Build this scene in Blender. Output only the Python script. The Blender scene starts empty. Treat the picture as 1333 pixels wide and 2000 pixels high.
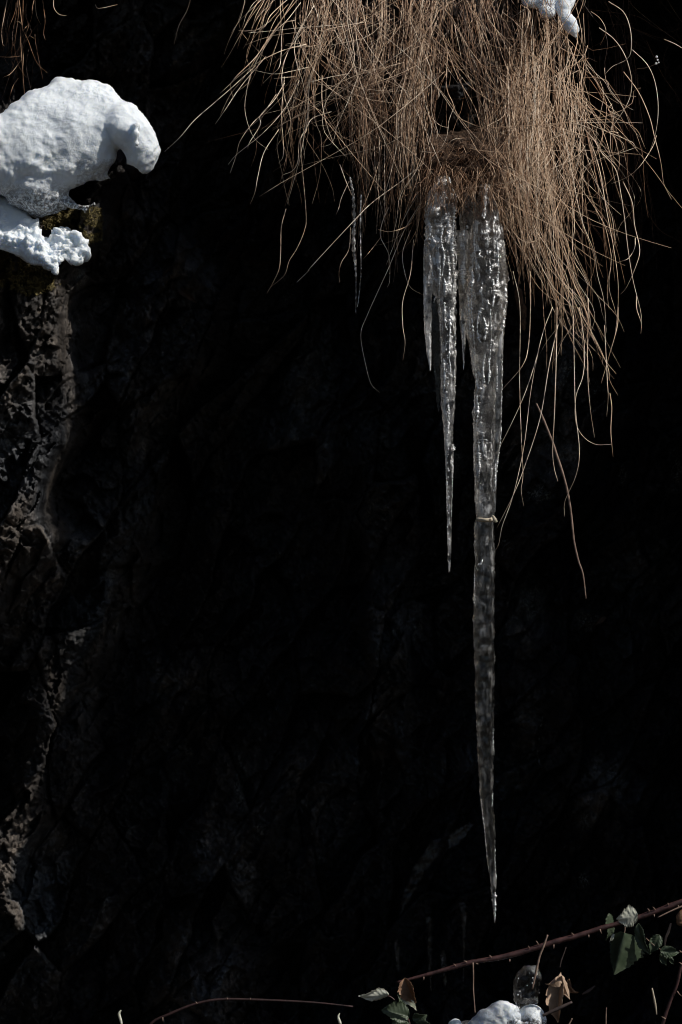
import bpy, math, random
import numpy as np
from math import radians, sin, cos, pi
from mathutils import Vector, Matrix

random.seed(7)
RNG = np.random.default_rng(11)
SC = bpy.context.scene
COL = SC.collection

# ------------------------------------------------------------------ camera, sky, sun, exposure
D = 3.4                 # camera distance to the plane y = 0
S = 0.00075             # metres per photo pixel on that plane
cam_d = bpy.data.cameras.new("camera")
cam = bpy.data.objects.new("camera", cam_d); COL.objects.link(cam)
cam.location = (0, -D, 0); cam.rotation_euler = (pi / 2, 0, 0)
cam_d.sensor_fit = 'VERTICAL'; cam_d.sensor_height = 36
cam_d.lens = 36 * D / (2000 * S)
cam_d.clip_start = 0.05; cam_d.clip_end = 500
SC.camera = cam

TO_SUN = Vector((0.75, -0.28, 0.80)).normalized()
SUN_EL = math.asin(TO_SUN.z)
w = bpy.data.worlds.new("World"); SC.world = w; w.use_nodes = True
nt = w.node_tree
bg = nt.nodes.get("Background") or nt.nodes.new("ShaderNodeBackground")
sky = nt.nodes.new("ShaderNodeTexSky"); sky.sky_type = 'NISHITA'; sky.sun_disc = False
sky.sun_elevation = SUN_EL; sky.sun_rotation = math.atan2(TO_SUN.x, TO_SUN.y)
nt.links.new(sky.outputs[0], bg.inputs[0]); bg.inputs[1].default_value = 0.06
sun_d = bpy.data.lights.new("sun", 'SUN'); sun_d.energy = 5.0; sun_d.angle = radians(0.5)
sun_d.color = (1.0, 0.95, 0.88)
sun = bpy.data.objects.new("sun", sun_d); COL.objects.link(sun)
sun.rotation_euler = TO_SUN.to_track_quat('Z', 'Y').to_euler(); sun.location = (3, -2, 4)
SC.view_settings.view_transform = 'Standard'; SC.view_settings.look = 'None'
SC.view_settings.gamma = 1.0; SC.view_settings.exposure = -0.3
try:
    SC.cycles.use_denoising = True; SC.cycles.filter_width = 1.05
    SC.cycles.max_bounces = 14; SC.cycles.transmission_bounces = 12; SC.cycles.transparent_max_bounces = 24
    SC.cycles.caustics_refractive = True; SC.cycles.caustics_reflective = False
    SC.cycles.sample_clamp_indirect = 20.0
except Exception:
    pass

# ------------------------------------------------------------------ helpers
def P(u, v, y=0.0):
    k = S * (1 + y / D)
    return ((u - 666.5) * k, y, (1000 - v) * k)

def hash2(ix, iy, s=0):
    h = (ix.astype(np.int64) * 374761393 + iy.astype(np.int64) * 668265263 + s * 2147483647 + 12345) & 0xffffffff
    h = ((h ^ (h >> 13)) * 1274126177) & 0xffffffff
    h = (h ^ (h >> 16)) & 0xffffffff
    return h / 4294967296.0

def vnoise(x, y, s=0):
    ix = np.floor(x); iy = np.floor(y); fx = x - ix; fy = y - iy
    fx = fx * fx * (3 - 2 * fx); fy = fy * fy * (3 - 2 * fy)
    a = hash2(ix, iy, s); b = hash2(ix + 1, iy, s); c = hash2(ix, iy + 1, s); d = hash2(ix + 1, iy + 1, s)
    return (a * (1 - fx) + b * fx) * (1 - fy) + (c * (1 - fx) + d * fx) * fy

def fbm(x, y, o=4, s=0):
    t = 0; a = 0.5; n = 0
    for k in range(o):
        t = t + a * (vnoise(x, y, s + k * 17) - 0.5) * 2; n += a; a *= 0.5; x = x * 2.03 + 5.1; y = y * 2.03 + 1.7
    return t / n

def fbm3(p, f, o=3, s=0):
    x, y, z = p[:, 0] * f, p[:, 1] * f, p[:, 2] * f
    return (fbm(x + 0.37 * y, z - 0.51 * y, o, s) + fbm(y + 3.1 + 0.3 * x, z + 0.2 * x, o, s + 5) + fbm(x - 0.6 * z, y + 0.7 * z, o, s + 9)) / 1.9

def facets(u, v, size, sx, rot, s, tilt):
    """blocky rock: each cell of a jittered grid is a tilted plane; returns height and crack distance"""
    c, n = cos(rot), sin(rot)
    x = (u * c + v * n) / (size * sx); y = (-u * n + v * c) / size
    ix = np.floor(x); iy = np.floor(y)
    best = np.full(x.shape, 9.0); sec = np.full(x.shape, 9.0); h = np.zeros(x.shape)
    for dx in (-1, 0, 1):
        for dy in (-1, 0, 1):
            cx = ix + dx; cy = iy + dy
            px = cx + hash2(cx, cy, s); py = cy + hash2(cx, cy, s + 1)
            d = np.hypot(x - px, y - py)
            hh = (hash2(cx, cy, s + 2) - 0.5) + tilt * ((hash2(cx, cy, s + 3) - 0.5) * (x - px) + (hash2(cx, cy, s + 4) - 0.5) * (y - py)) * 2
            m = d < best
            sec = np.where(m, best, np.minimum(sec, d)); h = np.where(m, hh, h); best = np.where(m, d, best)
    return h, sec - best

def sstep(a, b, x):
    t = np.clip((x - a) / (b - a), 0, 1); return t * t * (3 - 2 * t)

def mesh_from(name, verts, faces, smooth=True):
    me = bpy.data.meshes.new(name)
    me.from_pydata(np.asarray(verts).tolist(), [], faces if isinstance(faces, list) else faces.tolist())
    if smooth:
        me.polygons.foreach_set("use_smooth", np.ones(len(me.polygons), bool))
    me.update(); return me

def add(name, me, mat, base=(0, 0, 0), parent=None):
    """link a mesh given in world coordinates as an object whose origin is `base` (or its parent's)"""
    o = bpy.data.objects.new(name, me); COL.objects.link(o)
    b = np.array(parent['_b'] if parent else base, float)
    co = np.empty(len(me.vertices) * 3, np.float32); me.vertices.foreach_get("co", co)
    me.vertices.foreach_set("co", (co.reshape(-1, 3) - b).ravel().astype(np.float32)); me.update()
    if mat: me.materials.append(mat)
    if parent: o.parent = parent
    else: o.location = base
    o['_b'] = [float(t) for t in b]
    return o

def thing(name, base, label, cat, group=None):
    o = bpy.data.objects.new(name, None); COL.objects.link(o); o.location = base; o['_b'] = [float(t) for t in base]
    o.empty_display_size = 0.02
    return tag(o, label, cat, group)

def tag(o, label, cat=None, group=None, kind=None):
    o['label'] = label
    if cat: o['category'] = cat
    if group: o['group'] = group
    if kind: o['kind'] = kind
    return o

def smooth_path(pts, n=6):
    """Catmull-Rom through points of any dimension"""
    p = np.array(pts, float)
    if len(p) < 3:
        t = np.linspace(0, 1, n * 2 + 1)[:, None]; return p[0] * (1 - t) + p[-1] * t
    q = np.vstack([2 * p[0] - p[1], p, 2 * p[-1] - p[-2]]); out = []
    for i in range(1, len(q) - 2):
        for k in range(n):
            t = k / n
            out.append(0.5 * (2 * q[i] + (q[i + 1] - q[i - 1]) * t + (2 * q[i - 1] - 5 * q[i] + 4 * q[i + 1] - q[i + 2]) * t * t
                              + (3 * q[i] - q[i - 1] - 3 * q[i + 1] + q[i + 2]) * t ** 3))
    out.append(p[-1]); return np.array(out)

class Tubes:
    def __init__(s): s.v = []; s.f = []; s.c = []; s.n = 0
    def add(s, pts, r, sides=4, tint=0.5):
        pts = np.asarray(pts, float); m = len(pts); r = np.broadcast_to(np.asarray(r, float), (m,))
        t = np.gradient(pts, axis=0); t /= np.linalg.norm(t, axis=1)[:, None] + 1e-12
        a = np.cross(t, np.array([0.13, 1.0, 0.07])); a /= np.linalg.norm(a, axis=1)[:, None] + 1e-9
        b = np.cross(t, a)
        ang = np.arange(sides) * 2 * pi / sides
        ring = pts[:, None, :] + r[:, None, None] * (np.cos(ang)[None, :, None] * a[:, None, :] + np.sin(ang)[None, :, None] * b[:, None, :])
        base = s.n; s.v.append(ring.reshape(-1, 3)); s.c.append(np.full(m * sides, tint))
        i = np.arange(m - 1)[:, None] * sides; j = np.arange(sides)[None, :]; j2 = (j + 1) % sides
        q = np.stack([i + j, i + j2, i + sides + j2, i + sides + j], -1).reshape(-1, 4) + base
        s.f += q.tolist(); s.f.append([base + k for k in range(sides)][::-1]); s.f.append([base + (m - 1) * sides + k for k in range(sides)])
        s.n += m * sides
    def mesh(s, name):
        me = mesh_from(name, np.vstack(s.v), s.f)
        at = me.attributes.new("tint", 'FLOAT', 'POINT'); at.data.foreach_set("value", np.concatenate(s.c).astype(np.float32))
        return me

def tube_mesh(name, pts, r, sides=8, tint=0.5):
    t = Tubes(); t.add(pts, r, sides, tint); return t.mesh(name)

# ------------------------------------------------------------------ materials
def mat_new(name):
    m = bpy.data.materials.new(name); m.use_nodes = True; n = m.node_tree; n.nodes.clear()
    out = n.nodes.new("ShaderNodeOutputMaterial"); return m, n, out
def N(n, typ, **kw):
    x = n.nodes.new(typ)
    for k, v in kw.items():
        if k.startswith('i_'):
            x.inputs[k[2:].replace('_', ' ')].default_value = v
        else: setattr(x, k, v)
    return x
def ramp(n, src, stops):
    r = n.nodes.new("ShaderNodeValToRGB"); e = r.color_ramp.elements
    e[0].position = stops[0][0]; e[0].color = (*stops[0][1], 1); e[1].position = stops[-1][0]; e[1].color = (*stops[-1][1], 1)
    for p, c in stops[1:-1]:
        k = e.new(p); k.color = (*c, 1)
    n.links.new(src, r.inputs[0]); return r.outputs[0]
def coords(n, scale=(1, 1, 1)):
    t = N(n, "ShaderNodeTexCoord"); m = N(n, "ShaderNodeMapping"); m.inputs['Scale'].default_value = scale
    n.links.new(t.outputs['Object'], m.inputs[0]); return m.outputs[0]
def noise(n, vec, scale, detail=4, rough=0.55, dist=0.0):
    x = N(n, "ShaderNodeTexNoise"); x.inputs['Scale'].default_value = scale; x.inputs['Detail'].default_value = detail
    x.inputs['Roughness'].default_value = rough; x.inputs['Distortion'].default_value = dist
    n.links.new(vec, x.inputs['Vector']); return x.outputs[0]
def bump(n, h, strength, dist, prev=None):
    b = N(n, "ShaderNodeBump"); b.inputs['Strength'].default_value = strength; b.inputs['Distance'].default_value = dist
    n.links.new(h, b.inputs['Height'])
    if prev: n.links.new(prev, b.inputs['Normal'])
    return b.outputs[0]
def mixc(n, f, a, b, mode='MIX'):
    m = N(n, "ShaderNodeMix", data_type='RGBA', blend_type=mode)
    for s, x in (('A', a), ('B', b)):
        i = [k for k in m.inputs if k.name == s and k.type == 'RGBA'][0]
        if isinstance(x, tuple): i.default_value = (*x, 1)
        else: n.links.new(x, i)
    fi = [k for k in m.inputs if k.name == 'Factor' and k.type == 'VALUE'][0]
    if isinstance(f, (int, float)): fi.default_value = f
    else: n.links.new(f, fi)
    return [k for k in m.outputs if k.type == 'RGBA'][0]
def math_(n, op, a, b):
    m = N(n, "ShaderNodeMath", operation=op)
    for i, x in enumerate((a, b)):
        if isinstance(x, (int, float)): m.inputs[i].default_value = x
        else: n.links.new(x, m.inputs[i])
    return m.outputs[0]

def mat_rock():
    m, n, out = mat_new("dark_wet_rock"); v = coords(n); v2 = coords(n, (1, 1, 0.35))
    p = N(n, "ShaderNodeBsdfPrincipled")
    n1 = noise(n, v, 3.0, 6); n2 = noise(n, v2, 22, 8, 0.7); n3 = noise(n, v, 160, 5, 0.7); n4 = noise(n, v, 520, 3, 0.6)
    c = ramp(n, n1, [(0.35, (0.030, 0.032, 0.036)), (0.5, (0.044, 0.037, 0.032)), (0.65, (0.034, 0.038, 0.043))])
    c2 = ramp(n, n2, [(0.3, (0.35, 0.35, 0.35)), (0.55, (1, 1, 1)), (0.75, (2.0, 1.9, 1.7))])
    c = mixc(n, 1.0, c, c2, 'MULTIPLY')
    c3 = ramp(n, n3, [(0.35, (0.4, 0.4, 0.4)), (0.6, (1.2, 1.2, 1.2)), (0.75, (2.6, 2.5, 2.3))])
    c = mixc(n, 1.0, c, c3, 'MULTIPLY')
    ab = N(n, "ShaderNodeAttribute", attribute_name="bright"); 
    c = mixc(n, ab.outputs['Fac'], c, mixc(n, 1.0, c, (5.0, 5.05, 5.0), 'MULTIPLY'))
    al = N(n, "ShaderNodeAttribute", attribute_name="lichen")
    lm = math_(n, 'MULTIPLY', al.outputs['Fac'], ramp(n, noise(n, v, 210, 4, 0.7), [(0.5, (0, 0, 0)), (0.58, (1, 1, 1))]))
    c = mixc(n, lm, c, (0.42, 0.41, 0.36))
    n.links.new(c, p.inputs['Base Color'])
    rr = ramp(n, n2, [(0.35, (0.42,) * 3), (0.65, (0.8,) * 3)]); n.links.new(rr, p.inputs['Roughness'])
    p.inputs['Specular IOR Level'].default_value = 0.3
    b = bump(n, n2, 0.8, 0.02); b = bump(n, n3, 0.8, 0.004, b); b = bump(n, n4, 0.6, 0.0012, b)
    n.links.new(b, p.inputs['Normal']); n.links.new(p.outputs[0], out.inputs[0]); return m

def mat_snow(name="old_snow", alb=(0.82, 0.88, 0.94), dirt=0.0):
    m, n, out = mat_new(name); v = coords(n)
    p = N(n, "ShaderNodeBsdfPrincipled")
    g = noise(n, v, 700, 3, 0.6); l = noise(n, v, 60, 5, 0.6)
    c = ramp(n, l, [(0.35, tuple(a * 0.93 for a in alb)), (0.6, alb)])
    ad = N(n, "ShaderNodeAttribute", attribute_name="dirt")
    sp = ramp(n, noise(n, v, 260, 5, 0.75), [(0.46, (1,) * 3), (0.56, (0,) * 3)])
    c = mixc(n, math_(n, 'MULTIPLY', ad.outputs['Fac'], sp), c, (0.06, 0.055, 0.05))
    n.links.new(c, p.inputs['Base Color'])
    p.inputs['Roughness'].default_value = 0.55; p.inputs['Specular IOR Level'].default_value = 0.35
    p.inputs['Subsurface Weight'].default_value = 0.7; p.inputs['Subsurface Radius'].default_value = (1.0, 1.1, 1.3)
    p.inputs['Subsurface Scale'].default_value = 0.006
    b = bump(n, l, 0.5, 0.004); b = bump(n, noise(n, v, 230, 4, 0.7), 0.55, 0.0025, b); b = bump(n, g, 0.8, 0.0014, b)
    n.links.new(b, p.inputs['Normal']); n.links.new(p.outputs[0], out.inputs[0]); return m

def mat_ice(name, frost=0.3, clear=0.35, fine=1.0, tint=(1.0, 0.965, 0.92), coat=0.025):
    """clear ice with frosted streaks; `frost` sets how much of it is milky"""
    m, n, out = mat_new(name)
    v = coords(n, (1, 1, 0.16)); v1 = coords(n, (1, 1, 0.8)); vi = coords(n, (1, 1, 0.6))
    str_ = noise(n, v, 150, 5, 0.65, 0.4); bl = noise(n, vi, 95, 5, 0.7, 0.6); wav = noise(n, vi, 38, 3, 0.5)
    af = N(n, "ShaderNodeAttribute", attribute_name="frost"); bs_ = math_(n, 'ADD', math_(n, 'MULTIPLY', af.outputs['Fac'], 0.85), 0.10)
    b = bump(n, wav, 0.6, 0.008); b = bump(n, str_, 0.6, 0.0035 * fine, b); b = bump(n, bl, 0.6, 0.005 * fine, b); b = bump(n, noise(n, v1, 190, 3, 0.6), 0.8, 0.0045 * fine, b)
    for q in [x for x in n.nodes if x.type == 'BUMP']:
        k_ = q.inputs['Strength'].default_value; n.links.new(math_(n, 'MULTIPLY', bs_, k_), q.inputs['Strength'])
    g = N(n, "ShaderNodeBsdfGlass"); g.inputs['IOR'].default_value = 1.31; g.inputs['Color'].default_value = (*tint, 1)
    g.inputs['Roughness'].default_value = 0.035; n.links.new(b, g.inputs['Normal'])
    t = N(n, "ShaderNodeBsdfTransparent"); t.inputs[0].default_value = (0.97, 0.98, 0.99, 1)
    mx = N(n, "ShaderNodeMixShader"); n.links.new(math_(n, 'ADD', math_(n, 'MULTIPLY', math_(n, 'SUBTRACT', 1.0, af.outputs['Fac']), 0.62), clear), mx.inputs[0])
    n.links.new(g.outputs[0], mx.inputs[1]); n.links.new(t.outputs[0], mx.inputs[2])
    ct = N(n, "ShaderNodeBsdfGlossy"); ct.inputs['Roughness'].default_value = 0.11; n.links.new(b, ct.inputs['Normal'])
    mc = N(n, "ShaderNodeMixShader"); mc.inputs[0].default_value = coat; n.links.new(mx.outputs[0], mc.inputs[1]); n.links.new(ct.outputs[0], mc.inputs[2]); mx = mc
    d = N(n, "ShaderNodeBsdfDiffuse"); d.inputs[0].default_value = (0.86, 0.84, 0.81, 1); n.links.new(b, d.inputs['Normal'])
    tr = N(n, "ShaderNodeBsdfTranslucent"); tr.inputs[0].default_value = (0.8, 0.8, 0.8, 1)
    gl = N(n, "ShaderNodeBsdfGlossy"); gl.inputs['Roughness'].default_value = 0.42; n.links.new(b, gl.inputs['Normal'])
    fd = N(n, "ShaderNodeMixShader"); fd.inputs[0].default_value = 0.45; n.links.new(d.outputs[0], fd.inputs[1]); n.links.new(tr.outputs[0], fd.inputs[2])
    fg = N(n, "ShaderNodeMixShader"); fg.inputs[0].default_value = 0.6; n.links.new(fd.outputs[0], fg.inputs[1]); n.links.new(gl.outputs[0], fg.inputs[2])
    k = math_(n, 'MULTIPLY', str_, bl)
    lo = 0.40 - 0.25 * frost
    mask = ramp(n, k, [(lo, (0, 0, 0)), (lo + 0.07, (1, 1, 1))])
    mask = math_(n, 'MULTIPLY', mask, af.outputs['Fac'])
    mask = math_(n, 'ADD', mask, 0.002)
    mm = N(n, "ShaderNodeMixShader"); n.links.new(mask, mm.inputs[0]); n.links.new(mx.outputs[0], mm.inputs[1]); n.links.new(fg.outputs[0], mm.inputs[2])
    n.links.new(mm.outputs[0], out.inputs[0]); return m

def mat_plain(name, c1, c2, rough=0.6, scale=40, trans=0.0, bs=0.001, spec=0.4, zs=1.0, tint=False):
    m, n, out = mat_new(name); v = coords(n, (1, 1, zs))
    p = N(n, "ShaderNodeBsdfPrincipled"); q = noise(n, v, scale, 5, 0.6)
    c = ramp(n, q, [(0.35, c1), (0.65, c2)])
    if tint:
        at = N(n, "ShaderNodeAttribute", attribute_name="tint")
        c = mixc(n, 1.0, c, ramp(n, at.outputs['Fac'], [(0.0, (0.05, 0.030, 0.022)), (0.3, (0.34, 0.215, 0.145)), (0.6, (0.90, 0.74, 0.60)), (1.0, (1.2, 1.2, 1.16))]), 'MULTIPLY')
    n.links.new(c, p.inputs['Base Color']); p.inputs['Roughness'].default_value = rough; p.inputs['Specular IOR Level'].default_value = spec
    n.links.new(bump(n, noise(n, v, scale * 4, 4), 0.6, bs), p.inputs['Normal'])
    if trans > 0:
        tr = N(n, "ShaderNodeBsdfTranslucent"); n.links.new(c, tr.inputs[0])
        mx = N(n, "ShaderNodeMixShader"); mx.inputs[0].default_value = trans
        n.links.new(p.outputs[0], mx.inputs[1]); n.links.new(tr.outputs[0], mx.inputs[2]); n.links.new(mx.outputs[0], out.inputs[0])
    else: n.links.new(p.outputs[0], out.inputs[0])
    return m

M_ROCK = mat_rock(); M_SNOW = mat_snow()
M_GRASS = mat_plain("dry_grass", (0.64, 0.50, 0.38), (0.94, 0.85, 0.73), 0.38, 60, 0.15, 0.0003, 0.5, 1.0, True)
M_ROOT = mat_plain("peaty_roots", (0.035, 0.020, 0.012), (0.12, 0.07, 0.04), 0.85, 90, 0, 0.003)
M_ICE = mat_ice("icicle_ice", 0.57, 0.08); M_ICE_TOP = mat_ice("frosty_ice", 0.67, 0.10, coat=.04); M_ICE_LO = mat_ice("clear_ice", 0.25, 0.3, coat=.02)
M_BUB = mat_plain("bubble_white", (0.85, 0.86, 0.88), (0.9, 0.9, 0.92), 0.15, 50, 0.3, 0.0002, 0.9)
M_STEM = mat_plain("bramble_bark", (0.024, 0.011, 0.011), (0.075, 0.034, 0.032), 0.5, 90, 0, 0.0006, 0.4)
M_TWIG = mat_plain("dry_twig", (0.16, 0.105, 0.08), (0.30, 0.21, 0.16), 0.7, 120, 0, 0.0005)
M_DARKTWIG = mat_plain("dark_twig", (0.03, 0.022, 0.02), (0.07, 0.05, 0.045), 0.7, 120, 0, 0.0005)
M_STRAW = mat_plain("pale_straw", (0.42, 0.36, 0.27), (0.62, 0.55, 0.43), 0.6, 60, 0.2, 0.0004)
M_LEAFG = mat_plain("green_leaf", (0.036, 0.055, 0.030), (0.072, 0.095, 0.058), 0.45, 50, 0.15, 0.0008)
M_LEAFW = mat_plain("pale_leaf_underside", (0.60, 0.62, 0.52), (0.78, 0.78, 0.66), 0.7, 60, 0.2, 0.0008)
M_LEAFB = mat_plain("brown_leaf", (0.16, 0.085, 0.045), (0.34, 0.20, 0.12), 0.6, 45, 0.2, 0.0012)
M_LEAFT = mat_plain("tan_leaf", (0.36, 0.25, 0.17), (0.58, 0.43, 0.31), 0.6, 45, 0.2, 0.0012)
M_MOSS = mat_plain("moss", (0.05, 0.04, 0.015), (0.26, 0.21, 0.08), 0.8, 150, 0.1, 0.001)
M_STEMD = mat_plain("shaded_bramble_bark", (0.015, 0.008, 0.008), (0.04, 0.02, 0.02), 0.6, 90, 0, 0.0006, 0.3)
M_LEAFD = mat_plain("dark_brown_leaf", (0.03, 0.018, 0.012), (0.08, 0.05, 0.035), 0.8, 45, 0.1, 0.0012)  # darker version of brown_leaf
M_SOIL = mat_plain("leaf_litter", (0.012, 0.010, 0.008), (0.04, 0.03, 0.022), 0.9, 12, 0, 0.02)

# ------------------------------------------------------------------ the cliff
def interp(v, pts):
    p = np.array(pts, float); return np.interp(v, p[:, 0], p[:, 1])

def cliff_y(u, v, detail=True):
    wu = u + 24 * fbm(u / 120, v / 120, 2, 40) + 3 * fbm(u / 18, v / 18, 2, 41)
    wv = v + 24 * fbm(u / 120, v / 120, 2, 50)
    y = 0.36 + 0.02 * fbm(u / 300, v / 300, 2, 3) + 0 * u
    # second, shaded shoulder of the left side
    b2 = interp(v, [(-400, 560), (0, 520), (180, 330), (330, 330), (420, 330), (560, 430), (700, 400), (850, 300), (1100, 250), (1300, 190), (1600, 120), (1850, 20), (2100, -60)])
    y = y - 0.25 * (1 - sstep(b2 - 60, b2 + 60, wu))
    # ridge crossing the lower left, and the block in the middle
    r1 = interp(v, [(1200, 460), (1320, 360), (1450, 250), (1620, 150), (1900, 60), (2300, -40)])
    y = y - 0.07 * np.exp(-((wu - r1 - 30) / 60.0) ** 2) * sstep(1250, 1330, v)
    y = y - 0.10 * sstep(700, 730, wu) * (1 - sstep(798, 812, wu)) * sstep(800, 900, v) * (1 - sstep(1440, 1500, v))
    y = y - 0.12 * np.clip(1 - np.hypot((wu - 400) / 150, (wv - 1930) / 220), 0, 1)
    y = y - 0.12 * np.clip(1 - np.hypot((wu - 1090) / 200, (wv - 820) / 260), 0, 1)
    y = y - 0.10 * np.clip(1 - np.hypot((wu - 1190) / 130, (wv - 1560) / 150), 0, 1)
    # the lit left buttress
    b1 = interp(v, [(-400, 40), (130, 60), (250, 190), (330, 225), (390, 175), (470, 150), (520, 120), (560, 130), (640, 135), (700, 105), (800, 118), (900, 108), (1000, 80), (1060, 105), (1120, 50), (1280, 38), (1330, -10), (1500, -60), (2400, -200)])
    y = y - 0.30 * (1 - sstep(b1 - 12, b1 + 62, wu)) * sstep(60, 330, v) * (1 - 0.9 * sstep(1090, 1260, v + 0.8 * u))
    y = y + 0.0007 * (u - 60) * (1 - sstep(b1 - 30, b1 + 60, wu)) * sstep(400, 560, v)
    y = y + 0.06 * sstep(120, 200, v) * (1 - sstep(380, 430, v)) * (1 - sstep(300, 360, u))
    # overhanging lip above the frame and the peaty nose the icicles hang from
    y = y - (0.62 * sstep(-20, -330, v)) * sstep(480, 760, wu) * (1 - sstep(1380, 1500, wu))
    y = y - 0.30 * sstep(-60, -400, v) * (1 - sstep(380, 700, wu))
    nose = np.exp(-((wu - 890) / 110.0) ** 2) * (1 - sstep(330, 430, wv))
    y = y - 0.40 * nose * sstep(-250, 60, v)
    y = y - 0.20 * np.exp(-((wu - 990) / 260.0) ** 2) * (1 - sstep(120, 480, v)) * sstep(-200, 0, v)
    # right-hand buttress added outside the frame, unseen, to shade the recess
    y = y - 0.61 * sstep(1400, 1530, wu)
    # the cliff top and the right flank fall back, so the sun reaches past them
    y = y + np.clip((-v - 420) / 400.0, 0, 9) * 0.9 + np.clip((wu - 1650) / 400.0, 0, 9) * 0.8
    if detail:
        h1, c1 = facets(wu, wv, 230, 0.38, 0.45, 3, 1.2); h2, c2 = facets(wu, wv, 64, 0.45, 0.55, 23, 1.4); h3, c3 = facets(wu, wv, 15, 0.7, -0.3, 33, 1.5)
        h4, c4 = facets(wu, wv, 7, 0.8, 0.6, 43, 1.5)
        y = y + 0.11 * h1 + 0.036 * h2 + 0.011 * h3 + 0.0035 * h4
        y = y + 0.018 * (1 - sstep(0.0, 0.06, c1)) + 0.003 * (1 - sstep(0, 0.05, c2))
        y = y + 0.006 * fbm(u / 9, v / 9, 4, 70)
    return y

def axis(lo, a, b, hi, fine, coarse):
    return np.unique(np.concatenate([np.arange(lo, a, coarse), np.arange(a, b, fine), np.arange(b, hi + 1, coarse)]))
UA = axis(-2600, -60, 1400, 4200, 2.6, 40.0); VA = axis(-2600, -60, 2060, 3100, 2.6, 40.0)
U, V = np.meshgrid(UA, VA)
Y = cliff_y(U, V)
ks = S
X = (U - 666.5) * ks * (1 + 0.3 / D); Z = (1000 - V) * ks * (1 + 0.3 / D)
# shift so that features sit where they are drawn, whatever their depth
def surf(u, v, detail=True, lift=0.0):
    y = float(cliff_y(np.array([u], float), np.array([v], float), detail)[0]) - lift
    return P(u, v, y)
kk = S * (1 + Y / D); X = (U - 666.5) * kk; Z = (1000 - V) * kk
verts = np.stack([X, Y, Z], -1).reshape(-1, 3); nu = len(UA); nv = len(VA)
i = (np.arange(nv - 1)[:, None] * nu + np.arange(nu - 1)[None, :]).reshape(-1, 1)
F = np.concatenate([i, i + nu, i + nu + 1, i + 1], 1)
me = bpy.data.meshes.new("cliff"); me.vertices.add(len(verts)); me.vertices.foreach_set("co", verts.ravel().astype(np.float32))
me.loops.add(F.size); me.loops.foreach_set("vertex_index", F.ravel().astype(np.int32))
me.polygons.add(len(F)); me.polygons.foreach_set("loop_start", np.arange(0, F.size, 4, dtype=np.int32))
me.polygons.foreach_set("use_smooth", np.ones(len(F), bool)); me.update(calc_edges=True)
LICH = [(1125, 735, 50, 60, .8), (1160, 770, 40, 40, .7), (1050, 965, 45, 22, .9), (1028, 1170, 34, 60, .9), (1320, 915, 18, 60, .9), (1215, 925, 10, 26, .9),
        (1190, 1530, 38, 45, .8), (1150, 1600, 30, 25, .6), (1140, 1720, 16, 16, .9), (470, 1530, 14, 90, .7), (510, 1620, 16, 30, .6), (625, 1680, 14, 10, 1.), (205, 1760, 10, 30, .9),
        (545, 1085, 8, 8, 1.), (470, 880, 8, 6, 1.), (890, 905, 16, 26, .8), (815, 1230, 16, 44, .5), (560, 560, 20, 50, .4), (283, 428, 9, 12, .7), (810, 640, 8, 6, .8), (990, 1060, 16, 20, .6),
        (880, 1500, 40, 20, .4), (370, 1470, 10, 9, .7), (255, 1620, 12, 12, .6), (160, 545, 12, 24, .9), (525, 1265, 7, 5, 1.), (1150, 1215, 30, 26, .8), (600, 700, 60, 120, .25), (740, 1000, 60, 60, .3)]
lich = np.zeros(U.shape)
for (a, b, ru, rv, s_) in LICH:
    lich = np.maximum(lich, s_ * np.clip(1.5 - 1.5 * np.hypot((U - a) / ru, (V - b) / rv) + 0.5 * fbm(U / 14, V / 14, 2, 91), 0, 1))
spk = vnoise(U / 3.2, V / 3.2, 400); lich = np.maximum(lich, 0.9 * (spk > 0.985) * (vnoise(U / 120, V / 120, 5) > 0.45))
ZN = [(270, 640, 190, 330, .8), (160, 1450, 60, 240, .5), (370, 1900, 130, 170, .9), (450, 1680, 90, 130, .8), (760, 1280, 70, 260, .8), (300, 150, 200, 190, .5), (60, 1750, 90, 300, .7), (330, 1330, 120, 80, .6),
      (1060, 820, 130, 220, .8), (1020, 1190, 60, 110, .8), (1190, 1570, 110, 110, .8), (860, 730, 110, 120, .5), (600, 1500, 160, 200, .35), (1270, 1150, 90, 240, .4), (230, 1150, 120, 220, .6), (600, 800, 200, 200, .25), (970, 1500, 90, 60, .5), (1030, 1400, 60, 120, .4), (160, 1850, 120, 110, .5)]
zn = np.zeros(U.shape)
for (a, b, ru, rv, s_) in ZN: zn = np.maximum(zn, s_ * sstep(0, 1, 1.35 - 1.35 * np.hypot((U - a) / ru, (V - b) / rv) + 0.75 * fbm(U / 70, V / 110, 4, 93)))
zn = zn * (0.55 + 0.9 * np.clip(fbm(U / 22, V / 34, 4, 95) + .4, 0, 1))
br = 1.1 * zn * (Y > 0.02) + 0.55 * np.clip(1 - sstep(-0.02, 0.12, Y), 0, 1) * (U < 260) * (V > 420) +  0.75 * np.clip(1.6 - 1.6 * np.hypot((U - 1218) / 26, (V - 812) / 30), 0, 1)  # sunlight on the left strip is also painted in as lighter rock colour
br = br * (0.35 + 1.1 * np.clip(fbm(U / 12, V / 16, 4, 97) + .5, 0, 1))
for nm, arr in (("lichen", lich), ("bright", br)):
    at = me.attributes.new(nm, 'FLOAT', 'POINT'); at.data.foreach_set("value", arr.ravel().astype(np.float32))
cl = add("cliff", me, M_ROCK); tag(cl, "dark wet overhanging rock face filling the picture behind the ice", "rock face", None, 'structure')
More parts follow.
